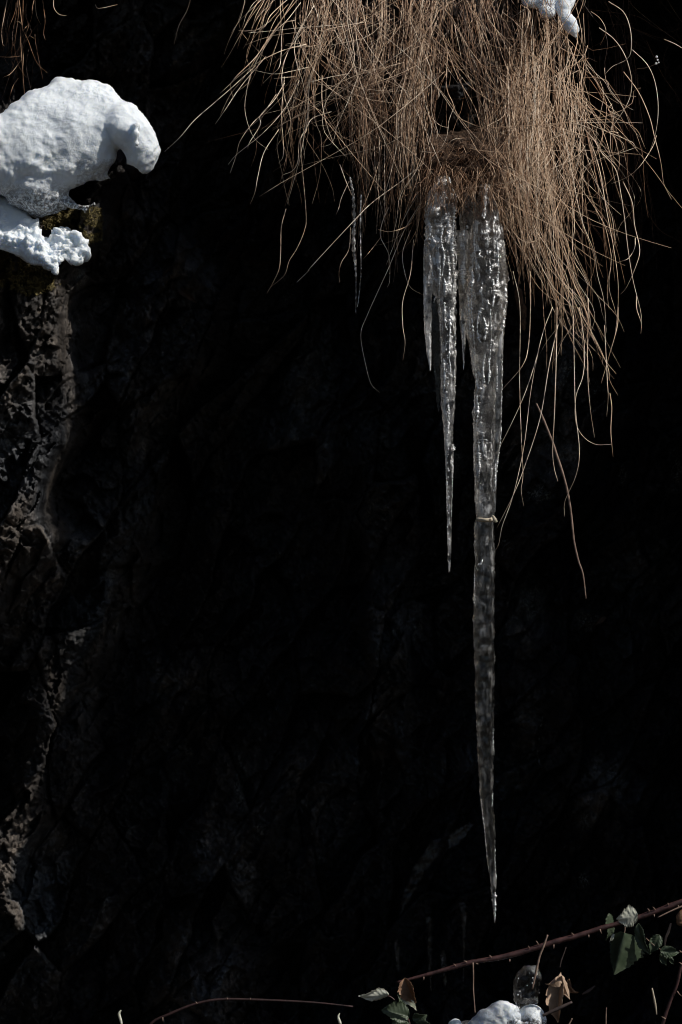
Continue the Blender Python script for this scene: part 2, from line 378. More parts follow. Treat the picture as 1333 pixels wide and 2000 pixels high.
# ground under and in front of the cliff, far out of the frame
gx = np.unique(np.concatenate([np.arange(-60, -4, 4.0), np.arange(-4, 4, 0.12), np.arange(4, 61, 4.0)])); gy = np.unique(np.concatenate([np.arange(-90, -5, 5.0), np.arange(-5, 0.6, 0.12)]))
GX, GY = np.meshgrid(gx, gy); GZ = -1.25 + 0.05 * fbm(GX * 1.5, GY * 1.5, 4, 8) - 0.12 * np.clip(-GY - 0.3, 0, 6)
nu2 = len(gx); i = (np.arange(len(gy) - 1)[:, None] * nu2 + np.arange(nu2 - 1)[None, :]).reshape(-1, 1)
g = add("ground", mesh_from("ground", np.stack([GX, GY, GZ], -1).reshape(-1, 3), np.concatenate([i, i + 1, i + nu2 + 1, i + nu2], 1)), M_SOIL)
tag(g, "dark leaf-littered ground at the foot of the cliff", "ground", None, 'structure')

# ------------------------------------------------------------------ snow and other rounded masses
def inside(poly, x, y):
    c = np.zeros(x.shape, bool); j = len(poly) - 1
    for i in range(len(poly)):
        xi, yi = poly[i]; xj, yj = poly[j]
        m = ((yi > y) != (yj > y)) & (x < (xj - xi) * (y - yi) / ((yj - yi) or 1e-9) + xi)
        c ^= m; j = i
    return c
def edge_dist(poly, x, y):
    d = np.full(x.shape, 1e9)
    for i in range(len(poly)):
        ax, ay = poly[i - 1]; bx, by = poly[i]; L = (bx - ax) ** 2 + (by - ay) ** 2 or 1e-9
        t = np.clip(((x - ax) * (bx - ax) + (y - ay) * (by - ay)) / L, 0, 1)
        d = np.minimum(d, np.hypot(x - ax - t * (bx - ax), y - ay - t * (by - ay)))
    return d
ICO = None
def ico():
    global ICO
    if ICO is None:
        import bmesh
        bm = bmesh.new(); bmesh.ops.create_icosphere(bm, subdivisions=2, radius=1.0)
        ICO = (np.array([v.co[:] for v in bm.verts]), np.array([[v.index for v in f.verts] for f in bm.faces])); bm.free()
    return ICO
ROT = [np.linalg.qr(RNG.normal(size=(3, 3)))[0] for _ in range(64)]; ROT = [r_ * np.sign(np.linalg.det(r_)) for r_ in ROT]
def blob(name, poly, R, yfn, voxel=0.0016, step=5, noises=((14, .006), (45, .0025), (140, .0009)), flat=1.0, seed=0, extra=()):
    """a solid whose outline is `poly` (photo px), rounded everywhere with radius up to R px: union of medial balls, voxel-remeshed"""
    p = np.array(poly, float); sv, sf = ico(); vs = []; fs = []; n = 0
    def put(u, v, r, y):
        nonlocal n
        k = S * (1 + y / D); c = np.array(P(u, v, y)); q = (sv @ ROT[int(RNG.integers(64))]) * r * k; q[:, 1] *= flat
        vs.append(q + c); fs.append(sf + n); n += len(sv)
    for st, lo, hi in ((2.5, 1.2, 7), (step, 6, 1e9)):
        xs, ys = np.meshgrid(np.arange(p[:, 0].min(), p[:, 0].max(), st), np.arange(p[:, 1].min(), p[:, 1].max(), st))
        xs = xs.ravel(); ys = ys.ravel(); d = edge_dist(poly, xs, ys); m = inside(poly, xs, ys) & (d > lo) & (d <= hi)
        for u, v, dd in zip(xs[m], ys[m], d[m]):
            if hi > 7 and dd > 14: u += RNG.normal() * 1.5; v += RNG.normal() * 1.5
            put(u, v, min(dd, R) + 0.6, yfn(u, v))
    for (u, v, r, dy) in extra: put(u, v, r, yfn(u, v) + dy)
    me = mesh_from(name + "_raw", np.vstack(vs), np.vstack(fs))
    o = bpy.data.objects.new(name + "_raw", me); COL.objects.link(o)
    md = o.modifiers.new("r", 'REMESH'); md.mode = 'VOXEL'; md.voxel_size = voxel; md.use_smooth_shade = True
    sm = o.modifiers.new("s", 'SMOOTH'); sm.iterations = 6; sm.factor = 0.5
    dg = bpy.context.evaluated_depsgraph_get(); dg.update()
    m2 = bpy.data.meshes.new_from_object(o.evaluated_get(dg)); m2.name = name
    bpy.data.objects.remove(o); bpy.data.meshes.remove(me)
    nvt = len(m2.vertices); co = np.empty(nvt * 3, np.float32); m2.vertices.foreach_get("co", co); co = co.reshape(-1, 3).astype(float)
    no = np.empty(nvt * 3, np.float32); m2.vertices.foreach_get("normal", no); no = no.reshape(-1, 3)
    crumb = 0.35 + 1.6 * sstep(-0.1, 0.3, fbm3(co, 22, 2, seed + 50))
    dsp = sum(a * (crumb if f > 50 else 1.0) * fbm3(co, f, 3, seed + k * 7) for k, (f, a) in enumerate(noises))
    co = co + no * dsp[:, None]
    m2.vertices.foreach_set("co", co.ravel().astype(np.float32)); m2.polygons.foreach_set("use_smooth", np.ones(len(m2.polygons), bool)); m2.update()
    return m2, co
def set_attr(me, nm, arr):
    at = me.attributes.new(nm, 'FLOAT', 'POINT'); at.data.foreach_set("value", np.asarray(arr, np.float32))
def back(co):
    k = S * (1 + co[:, 1] / D); return co[:, 0] / k + 666.5, 1000 - co[:, 2] / k

SN1 = [(-90, 232), (0, 225), (34, 199), (56, 179), (98, 169), (108, 154), (120, 150), (136, 156), (152, 164), (164, 158), (176, 153), (199, 161), (216, 165), (243, 190), (267, 204), (294, 230), (309, 257), (317, 294), (310, 321), (299, 335), (282, 343),
       (257, 334), (243, 323), (243, 304), (237, 296), (233, 314), (216, 338), (224, 350), (206, 363), (182, 360), (162, 367), (142, 377), (149, 392), (162, 397), (189, 393), (195, 400), (177, 410), (167, 421), (159, 412), (135, 412), (111, 422), (81, 426), (54, 424), (34, 405), (17, 381), (0, 375), (-90, 372)]
def y_sn1(u, v):
    t = min(1, max(0, (u - 225) / 25)); t = t * t * (3 - 2 * t)
    a = -0.262 + (0.0000042 if v < 285 else 0.0000014) * (v - 285) ** 2 - (0.035 * min(1, max(0, (u - 120) / 30)) * min(1, max(0, (v - 375) / 15))); b = -0.28 + 0.0000040 * (v - 285) ** 2
    return a * (1 - t) + b * t
me, co = blob("snow_mound", SN1, 52, y_sn1, 0.0014, 6, ((9, .010), (24, .006), (60, .0024), (150, .0012)), 1.0, 3,
              extra=((90, 225, 40, -.014), (268, 245, 12, -.034), (267, 262, 11, -.035), (268, 280, 9, -.034), (120, 178, 20, .0), (178, 180, 20, .0)))
uu, vv = back(co); set_attr(me, "dirt", sstep(345, 400, vv + 10 * fbm(uu / 20, vv / 20, 2)) * 0.85 + 0.3 * (vv > 310) * (uu > 150) * (uu < 235))
o = add("snow_mound", me, M_SNOW, P(120, 420, -0.25)); tag(o, "big rounded mound of old snow on the rock ledge at upper left", "snow", "snow lying on the rock")
SN2 = [(-90, 345), (0, 350), (20, 366), (34, 392), (48, 412), (62, 428), (70, 446), (82, 455), (92, 466), (104, 464), (115, 452), (123, 440), (131, 443), (138, 454), (150, 453), (158, 464), (170, 478), (177, 486), (166, 496), (162, 511), (150, 512), (142, 504), (126, 508), (115, 516), (112, 537), (98, 527), (80, 517), (62, 515), (50, 505), (30, 497), (0, 488), (-90, 480)]
me, co = blob("snow_patch", SN2, 20, lambda u, v: -0.285 + 0.0006 * (500 - v), 0.0012, 5, ((20, .006), (60, .006), (150, .004), (300, .0018)), 1.0, 9,
              extra=((123, 455, 10, -.008), (145, 468, 10, -.01), (110, 475, 8, -.012), (90, 480, 8, -.012), (30, 470, 8, -.01), (60, 480, 7, -.012), (15, 420, 10, -.01)))
uu, vv = back(co); set_attr(me, "dirt", 0.55 * sstep(485, 525, vv - 0.15 * uu))
o = add("snow_patch", me, M_SNOW, P(80, 520, -0.28)); tag(o, "crumbly white snow patch just below the big snow mound, above lit rock", "snow", "snow lying on the rock")
SN3 = [(1018, -70), (1022, -6), (1026, 6), (1038, 14), (1052, 15), (1060, 28), (1072, 35), (1083, 30), (1085, 14), (1091, 28), (1097, 48), (1108, 62), (1118, 68), (1127, 78), (1130, 58), (1126, 40), (1112, 27), (1122, 6), (1130, -30), (1120, -80)]
me, co = blob("snow_clump", SN3, 14, lambda u, v: -0.30 + 0.0005 * (70 - v) * 0.6, 0.0012, 4, ((30, .004), (90, .004), (260, .002)), 1.0, 15, extra=((1066, 22, 12, -.015), (1033, 3, 9, -.01)))
set_attr(me, "dirt", np.zeros(len(co)))
o = add("snow_clump", me, M_SNOW, P(1080, 0, -0.28)); tag(o, "small lumpy snow clump caught on top of the hanging grass", "snow", "snow lying on the rock")
SN4 = [(906, 2060), (914, 1996), (930, 1983), (945, 1973), (960, 1962), (974, 1957), (990, 1958), (1003, 1967), (1016, 1984), (1026, 1970), (1036, 1963), (1050, 1964), (1060, 1976), (1065, 1992), (1064, 2060)]
me, co = blob("snow_heap", SN4, 24, lambda u, v: -0.33, 0.0013, 5, ((25, .004), (80, .0014), (240, .0007)), 1.0, 25)
uu, vv = back(co); set_attr(me, "dirt", 0.9 * sstep(1980, 1996, vv + 6 * fbm(uu / 12, vv / 12, 2)) * (uu > 990))
o = add("snow_heap", me, M_SNOW, P(985, 2050, -0.33)); tag(o, "rounded snow cap under the small clear ice lump", "snow", "snow lying on the rock")
me, co = blob("snow_heap", [(870, 2040), (877, 1996), (888, 1988), (898, 1991), (905, 2004), (908, 2040)], 12, lambda u, v: -0.32, 0.0013, 4, ((30, .003), (120, .0012)), 1.0, 31)
set_attr(me, "dirt", np.zeros(len(co)))
o = add("snow_heap", me, M_SNOW, P(888, 2040, -0.32)); tag(o, "tiny snow cap left of the larger one, at the bottom edge", "snow", "snow lying on the rock")
me, co = blob("stone", [(840, 2120), (850, 2020), (900, 2005), (1000, 2012), (1080, 2008), (1120, 2060), (1130, 2200), (1100, 2620), (860, 2640), (830, 2300)], 90, lambda u, v: -0.27, 0.004, 12, ((8, .02), (30, .01), (100, .003)), 1.0, 41)
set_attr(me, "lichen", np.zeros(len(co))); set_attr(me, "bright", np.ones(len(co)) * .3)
o = add("boulder", me, M_ROCK, P(985, 2640, -0.27)); tag(o, "dark boulder carrying the snow caps below the long icicle", "rock")

# moss around the snow
def moss(name, poly, cnt, label, lift=0.004, seed=1):
    r = np.random.default_rng(seed); p = np.array(poly, float); T = []; F_ = []
    while len(F_) < cnt:
        u = r.uniform(p[:, 0].min(), p[:, 0].max(), 400); v = r.uniform(p[:, 1].min(), p[:, 1].max(), 400)
        m = inside(poly, u, v) & (fbm(u / 16, v / 16, 2, 77) > -0.25); u = u[m]; v = v[m]
        if not len(u): continue
        y = cliff_y(u, v) - r.uniform(0, 0.014, len(u)) - lift
        for a, b, c in zip(u, v, y):
            q = np.array(P(a, b, c)); d1 = r.normal(size=3); d1 /= np.linalg.norm(d1); d2 = np.cross(d1, r.normal(size=3)); d2 /= np.linalg.norm(d2)
            L = r.uniform(.002, .005); n = len(T) 
            T.extend([q - d2 * L * .3, q + d2 * L * .3, q + d1 * L, q + np.cross(d1, d2) * L * .3]); F_ += [[n, n + 1, n + 2], [n, n + 2, n + 3], [n + 1, n + 3, n + 2], [n, n + 3, n + 1]]
    o = add(name, mesh_from(name, np.array(T), F_, False), M_MOSS, P(p[:, 0].mean(), p[:, 1].max(), -0.2)); tag(o, label, "moss", None, 'stuff')
moss("moss", [(70, 415), (130, 405), (200, 405), (200, 470), (160, 480), (120, 440), (90, 450)], 9000, "speckled yellow-brown moss between the two left snow masses", seed=3)
moss("moss", [(-40, 485), (20, 490), (60, 512), (100, 530), (120, 560), (60, 580), (10, 560), (-40, 555)], 14000, "dark crumbly moss under the snow patch at the left edge", seed=4)

# ------------------------------------------------------------------ icicles
def icicle(name, rows, y0, mat, label, group="icicles hanging under the grass", sides=28, rip=0.05, seed=0, frost=1.0, step=2.5, dep=0.9, ytip=None, lob=0.12, parent=None):
    """rows: (v, u_left, u_right) edges traced along the icicle"""
    r = np.array(rows, float); vs = np.arange(r[0, 0], r[-1, 0] + 0.01, step); ul = np.interp(vs, r[:, 0], r[:, 1]); ur = np.interp(vs, r[:, 0], r[:, 2])
    k = np.ones(5) / 5
    for _ in range(2):
        if len(vs) > 12:
            ul[2:-2] = np.convolve(ul, k, 'valid'); ur[2:-2] = np.convolve(ur, k, 'valid')
    n = len(vs); a = np.arange(sides) * 2 * pi / sides; cu = (ul + ur) / 2; rr = np.maximum((ur - ul) / 2, 0.4)
    A, VV = np.meshgrid(a, vs)
    q = 1 + lob * fbm(A * 1.9 + seed, VV / 46, 3, seed) * np.abs(np.sin(A)) ** 0.5 + rip * np.sin(VV / (4.2 + 0.8 * fbm(VV / 80, VV * 0, 2, seed)) + 1.5 * fbm(A, VV / 40, 2, seed + 2)) * 0.6
    q += 0.16 * fbm(np.cos(A) * 2.2 + 9, VV / 13 + np.sin(A) * 1.6, 4, seed + 4)
    rad = rr[:, None] * q * S
    yc = np.interp(vs, [vs[0], vs[-1]], [y0, y0 if ytip is None else ytip])
    x = (cu[:, None] - 666.5) * S * (1 + yc[:, None] / D) + rad * np.cos(A)
    y = yc[:, None] + rad * dep * np.sin(A); z = np.broadcast_to((1000 - vs)[:, None] * S * (1 + yc[:, None] / D), x.shape)
    vt = np.stack([x, y, z], -1).reshape(-1, 3)
    i = np.arange(n - 1)[:, None] * sides; j = np.arange(sides)[None, :]; j2 = (j + 1) % sides
    f = np.stack([i + j, i + sides + j, i + sides + j2, i + j2], -1).reshape(-1, 4).tolist()
    f.append([t for t in range(sides)]); f.append([(n - 1) * sides + t for t in range(sides)][::-1])
    me = mesh_from(name, vt, f)
    fr = frost(vs) if callable(frost) else np.full(n, frost)
    set_attr(me, "frost", np.repeat(fr, sides))
    o = add(name, me, mat, tuple(vt[0]), parent)
    if not parent: tag(o, label, "icicle", group)
    return o
def bubbles(par, pts, y, r=(1.0, 2.0), seed=0, zstretch=1.6):
    sv, sf = ico(); rg = random.Random(seed); first = None
    for (u, v) in pts:
        R = rg.uniform(*r) * S
        c = np.array(P(u, v, y)); m = mesh_from("bubble", sv * np.array([R, R, R * rg.uniform(1, zstretch)]) + c, sf)
        add("bubble", m, M_BUB, parent=par)

YI = -0.345
LONG = [(360, 940, 955), (395, 932, 966), (450, 924, 980), (500, 918, 986), (540, 914, 988), (600, 911, 985), (640, 913, 980), (666, 919, 974), (690, 923, 970), (708, 925, 968), (735, 927, 968), (755, 931, 965), (765, 928, 966), (800, 926, 966), (825, 926, 965), (875, 927.5, 965), (912, 928, 964), (950, 929, 964), (985, 931, 963), (1012, 932, 965), (1022, 930, 964), (1040, 928, 963), (1075, 929, 965), (1098, 930, 965), (1108, 927.5, 965), (1150, 927, 965),
        (1200, 927.5, 964), (1252, 928, 964), (1300, 929.5, 964.5), (1337, 930.6, 964), (1380, 931, 965), (1422, 932.6, 963), (1455, 934.5, 964), (1490, 936, 962), (1525, 938, 962.5), (1558, 940, 963), (1575, 941.5, 961.5), (1592, 943, 964), (1606, 945, 966), (1618, 949, 966), (1626, 947.6, 966.7), (1650, 950, 967), (1677, 952, 967.3), (1700, 955.5, 968.5), (1711, 957, 969), (1728, 959.5, 970), (1745, 960.5, 968.5), (1762, 962, 968.6), (1780, 964, 968.4), (1796, 965.6, 968.2), (1803, 966.6, 967.6)]
o = icicle("icicle", LONG, YI, M_ICE, "longest icicle, thick and clear, reaching almost to the bramble at the bottom", seed=3, frost=lambda v: np.interp(v, [380, 640, 700, 900, 1000, 1100, 1250, 1450, 1700, 1800], [1, 1, .85, .8, .5, .38, .22, .15, .3, .9]), rip=0.03)
bubbles(o, [(935 + 4 * sin(k * 1.7), 740 + 9.0 * k + 3 * cos(k * 2.3)) for k in range(24)], YI - .008, (0.5, 1.4), 5)
LONGK = o
M_GLINT, n_, out_ = mat_new("glint_white"); v_ = coords(n_); bb = bump(n_, noise(n_, v_, 420, 3), 0.8, 0.002)  # white for the highlights painted onto the ice
d_ = N(n_, "ShaderNodeBsdfDiffuse"); d_.inputs[0].default_value = (.9, .9, .9, 1); n_.links.new(bb, d_.inputs['Normal'])
g1_ = N(n_, "ShaderNodeBsdfGlossy"); g1_.inputs['Roughness'].default_value = .4; g1_.inputs[0].default_value = (.95, .95, .95, 1); n_.links.new(bb, g1_.inputs['Normal'])
m_ = N(n_, "ShaderNodeMixShader"); m_.inputs[0].default_value = .6; n_.links.new(d_.outputs[0], m_.inputs[1]); n_.links.new(g1_.outputs[0], m_.inputs[2]); n_.links.new(m_.outputs[0], out_.inputs[0])
def streaks(par, rows, lst, seed, y0=None, k=1.25):  # white tubes added to paint glints and bright edges onto the ice
    r_ = np.array(rows, float); g = np.random.default_rng(seed); y0 = YI if y0 is None else y0
    for pts, rad in lst:
        p = smooth_path(pts, max(5, int(abs(pts[-1][1] - pts[0][1]) / (len(pts) - 1) / 2.0) + 2)); n = len(p)
        ul = np.interp(p[:, 1], r_[:, 0], r_[:, 1]); ur = np.interp(p[:, 1], r_[:, 0], r_[:, 2]); h = (ur - ul) / 2
        dy = np.sqrt(np.clip(h ** 2 - (p[:, 0] - (ul + ur) / 2) ** 2, 0, None)) * .93 * S
        p = p + g.normal(size=p.shape) * [.45, 0]
        q = np.array([P(a, b, y0 - d) for (a, b), d in zip(p, dy)])
        rr = np.interp(np.linspace(0, 1, n), np.linspace(0, 1, len(rad)), rad) * np.clip(g.gamma(2.2, .42, n), .12, 2.2) * S * k
        rr[0] *= .3; rr[-1] *= .3
        add("glint_streak", tube_mesh("glint_streak", q, rr, 7), M_GLINT, parent=par)
streaks(o, LONG, [([(936, 496), (939, 503)], [3.2, 2.2]), ([(957, 520), (958, 536)], [1.8, 1.2]), ([(942, 601), (934, 620), (934, 655), (940, 670)], [1.6, 1.3, 1.0, 1.6]), ([(951, 586), (956, 594)], [1.8, 1.4]),
    ([(914, 571), (916, 600), (919, 658)], [.8, 1.1, .8]), ([(962, 664), (967, 676)], [1.2, 1.0]), ([(958, 603), (960, 660), (957, 700), (954, 750)], [.6, .7, .6, .5]), ([(927, 705), (930, 730), (934, 757), (941, 759)], [1.0, .8, 1.3, .8]),
    ([(927.2, 775), (926.8, 850), (928.4, 912), (929.2, 950)], [.6, .9, .7, .4]), ([(935, 860), (936, 890), (937, 912), (935, 934)], [.8, 1.9, 1.7, .7]), ([(963.5, 745), (965, 800), (965, 880), (963, 905)], [.5, .6, .6, .5]), ([(943, 1092), (939, 1102), (932, 1104)], [.9, 1.4, .7]),
    ([(927.2, 1120), (927, 1180)], [.6, .4]), ([(963.6, 1425), (963.3, 1475)], [.5, .4]), ([(962.5, 1550), (961, 1576)], [.7, .6]), ([(940.5, 1560), (944, 1600), (948, 1630), (952, 1680)], [.3, .45, .4, .3]), ([(967, 1640), (967.3, 1690), (969.5, 1720)], [.3, .4, .5]),
    ([(968, 1742), (967.5, 1770), (967, 1798)], [1.0, 1.1, .6]), ([(930, 840), (945, 846), (950, 842)], [.3, .5, .2]), ([(930, 860), (944, 858), (956, 861)], [.3, .45, .2]), ([(924, 560), (921, 600), (925, 650), (929, 700)], [.5, .8, .9, .5]), ([(948, 690), (944, 720), (947, 748)], [.5, 1.0, .6]),
    ([(972, 470), (974, 520), (970, 560)], [.6, 1.2, .7]), ([(930, 430), (927, 480), (932, 530)], [.5, .9, .6]), ([(962, 545), (966, 570), (963, 600)], [1.0, 2.0, .8]), ([(921, 520), (924, 545), (920, 575)], [1.0, 1.8, .8]), ([(945, 620), (950, 640), (947, 665)], [1.0, 2.0, 1.0]), ([(932, 770), (934, 800), (931, 830)], [.8, 1.6, .7]), ([(955, 700), (957, 725), (955, 745)], [.7, 1.5, .6])], 5, None, 1.45)
MID = [(345, 856, 876), (356, 848, 881), (372, 842, 884), (403, 836, 889), (440, 832, 889), (477, 831, 889), (540, 836, 890), (570, 846, 890), (582, 856, 890), (620, 860, 890), (645, 861, 890), (687, 862, 890), (725, 862.5, 889), (750, 863, 889), (775, 863, 887.5), (812, 865.5, 887), (835, 867, 885), (850, 869, 884), (875, 870, 886), (912, 872, 885.5), (930, 872, 885), (950, 872.5, 884), (962, 873, 882), (975, 873, 882.5), (1000, 873.5, 883), (1025, 874, 882), (1050, 874.5, 881.5), (1075, 875.5, 881.5), (1092, 875, 881), (1100, 875.8, 880), (1112, 875.6, 880), (1119, 877, 878.5)]
o = icicle("icicle", MID, YI - 0.01, M_ICE_TOP, "second longest icicle, glittering with a string of bubbles, left of the longest", seed=9, frost=lambda v: np.interp(v, [370, 560, 700, 900, 1100], [1, 1, .85, .75, .7]), rip=0.06)
bubbles(o, [(873 + (k * 0.06) + 1.5 * sin(k * 1.3), 600 + 9.2 * k + 3 * sin(k * 2.1)) for k in range(50)], YI - .02, (0.7, 1.9), 8)
streaks(o, MID, [([(885, 396), (887, 418), (885, 456), (883, 485), (885, 519), (888, 561), (888, 596)], [1.6, 2.2, 1.6, 3.4, 1.5, 1.2, 1.2]), ([(846, 406), (851, 414), (855, 422)], [4.5, 6.5, 3.5]), ([(834, 440), (833, 480), (834, 500), (833, 530), (832, 560)], [.8, 1.6, 1.0, 1.2, .6]),
    ([(847, 592), (850, 582), (855, 583), (858, 600)], [.5, .8, .8, .5]), ([(861, 519), (858, 572), (861, 624), (863, 698), (863.5, 760)], [.9, .8, .8, .6, .5]), ([(889.5, 640), (889, 700), (888.5, 770)], [.6, .5, .5]), ([(868, 830), (872, 925), (873.7, 1000)], [.4, .5, .4]),
    ([(885.3, 868), (885.8, 880)], [1.6, 1.6]), ([(884, 900), (883.6, 950), (882, 1010)], [.5, .4, .3]), ([(866, 440), (862, 470), (868, 500), (864, 540)], [.8, 1.4, .8, 1.2]), ([(875, 500), (878, 530), (874, 570)], [.7, 1.2, .7]), ([(868, 590), (869, 610), (870, 640)], [1.3, 1.0, .6]),
    ([(845, 460), (850, 475), (858, 472)], [.8, 1.3, .7]), ([(843, 520), (846, 548), (842, 575)], [.6, 1.0, .6]), ([(838, 430), (841, 450), (839, 470)], [1.5, 2.2, .9]), ([(874, 425), (877, 445), (875, 470)], [1.2, 2.0, .9]), ([(868, 545), (871, 560), (869, 580)], [1.2, 2.2, 1.0]), ([(838, 600), (836, 630), (837, 655)], [.6, 1.3, .5]),
    ([(879, 600), (880, 640), (878, 680), (880, 730)], [.8, 1.2, .8, .7]), ([(867, 700), (869, 730), (868, 760)], [.8, 1.3, .6]), ([(876, 790), (877, 820), (876, 850)], [.6, 1.0, .5])], 6, YI - .01, 1.5)
o = icicle("icicle", [(470, 830, 850), (540, 828.5, 846), (582, 828, 843), (645, 830, 842.6), (687, 833.6, 842.6), (710, 838, 842.8), (727, 840, 841.6)], YI - .02, M_ICE_TOP, "short slim icicle fused to the outer left side of the cluster", seed=14, frost=.9, sides=18)
streaks(o, [(470, 830, 850), (540, 828.5, 846), (582, 828, 843), (645, 830, 842.6), (687, 833.6, 842.6), (727, 840, 841.6)], [([(829.5, 490), (829, 560), (829.5, 630), (833, 680)], [.6, .6, .5, .3]), ([(840, 650), (841, 690), (841, 724)], [.9, .6, .7])], 7, YI - .02)
o = icicle("icicle", [(575, 846, 857), (600, 844, 858), (645, 843, 861), (687, 844, 861), (720, 847, 860.5), (760, 850.5, 860), (785, 852.5, 859.5), (806, 856.5, 858.5)], YI + .015, M_ICE_LO, "glassy dark icicle behind the two left ones", seed=18, frost=.15, sides=18)
SMALLR = [(450, 892, 912), (520, 895, 916), (582, 897.6, 914), (645, 900, 910), (680, 903.5, 909), (724, 905.4, 906.6)]
SMALL = icicle("icicle", SMALLR, YI, M_ICE_TOP, "small pointed icicle in the gap between the two long icicles", seed=21, frost=.9, sides=18)
o = icicle("icicle", [(470, 972, 984), (540, 976, 990), (590, 975, 991), (624, 975, 988), (666, 970, 983), (708, 968, 982), (770, 966, 981), (825, 966, 979), (875, 965, 976), (912, 964.5, 971.5), (950, 965, 970), (985, 966, 969), (1002, 966.8, 968)], YI - .005, M_ICE_TOP, "thin bluish icicle frozen along the right side of the longest one", seed=25, frost=lambda v: np.interp(v, [470, 640, 700, 1000], [1, .9, .25, .35]), sides=18)
streaks(o, [(470, 972, 984), (540, 976, 990), (590, 975, 991), (624, 975, 988), (666, 970, 983), (708, 968, 982), (770, 966, 981), (825, 966, 979), (875, 965, 976), (912, 964.5, 971.5), (950, 965, 970), (985, 966, 969), (1002, 966.8, 968)], [([(985, 523), (984, 540), (988, 571), (987, 592), (984, 620), (983, 645)], [1.2, 1.4, 2.2, 1.8, 2.0, 1.0]), ([(981, 700), (980, 780), (978.6, 850), (975.6, 880), (971, 912), (969, 950)], [.5, .6, .5, .6, .8, .5]), ([(971, 710), (971, 765)], [.7, .5]), ([(968, 905), (967.5, 960)], [.8, .6])], 9, YI - .005)
o = icicle("icicle", [(378, 905, 928), (430, 900, 930), (500, 902, 925), (560, 906, 922), (640, 912, 922), (700, 920, 926)], YI + .02, M_ICE_TOP, "frosted ice rib between the tops of the two long icicles", seed=29, frost=1.0, sides=20)
# frosty strands
def strand(pts, rr, y, label):
    s = smooth_path([(*P(a, b, y),) for a, b in pts], 8)
    t = Tubes(); n = len(s); rad = np.interp(np.arange(n), np.linspace(0, n - 1, len(rr)), rr) * S * (1 + .45 * np.sin(np.arange(n) * 2.1))
    t.add(s, rad, 8); me = t.mesh("icicle"); set_attr(me, "frost", np.ones(len(me.vertices)))
    tag(add("icicle", me, M_ICE_TOP, tuple(s[0])), label, "icicle", "icicles hanging under the grass")
strand([(684, 346), (688, 366), (691, 390), (692, 430), (691, 480), (694, 510), (695.5, 534), (695.8, 575), (695.5, 612)], [1.5, 2.2, 2.6, 2.8, 3.2, 2.4, 1.6, 1.0, .5], -.33, "needle-thin frosted icicle apart from the cluster, under the left grass")
strand([(706, 380), (704.6, 420), (705, 480), (705.5, 534), (702, 575), (698.6, 600)], [1, 1.3, 1.2, 1, .7, .4], -.32, "faintest hair-thin icicle just right of the needle-thin frosted one")
# ring of pale straw frozen round the long icicle, and the white bud scale beside it
s = [(*P(933 + (32 / 24) * k, 1014.5 + 1.2 * sin(k / 24 * pi) + (-1.4 if k > 20 else 0), YI - .013 * sin(k / 24 * pi) - .006),) for k in range(25)]
tt = Tubes(); tt.add(np.array(s), 3.4 * S, 6); tag(add("straw_band", tt.mesh("straw_band"), M_STRAW, s[0]), "short pale straw lying across the middle of the longest icicle", "straw")

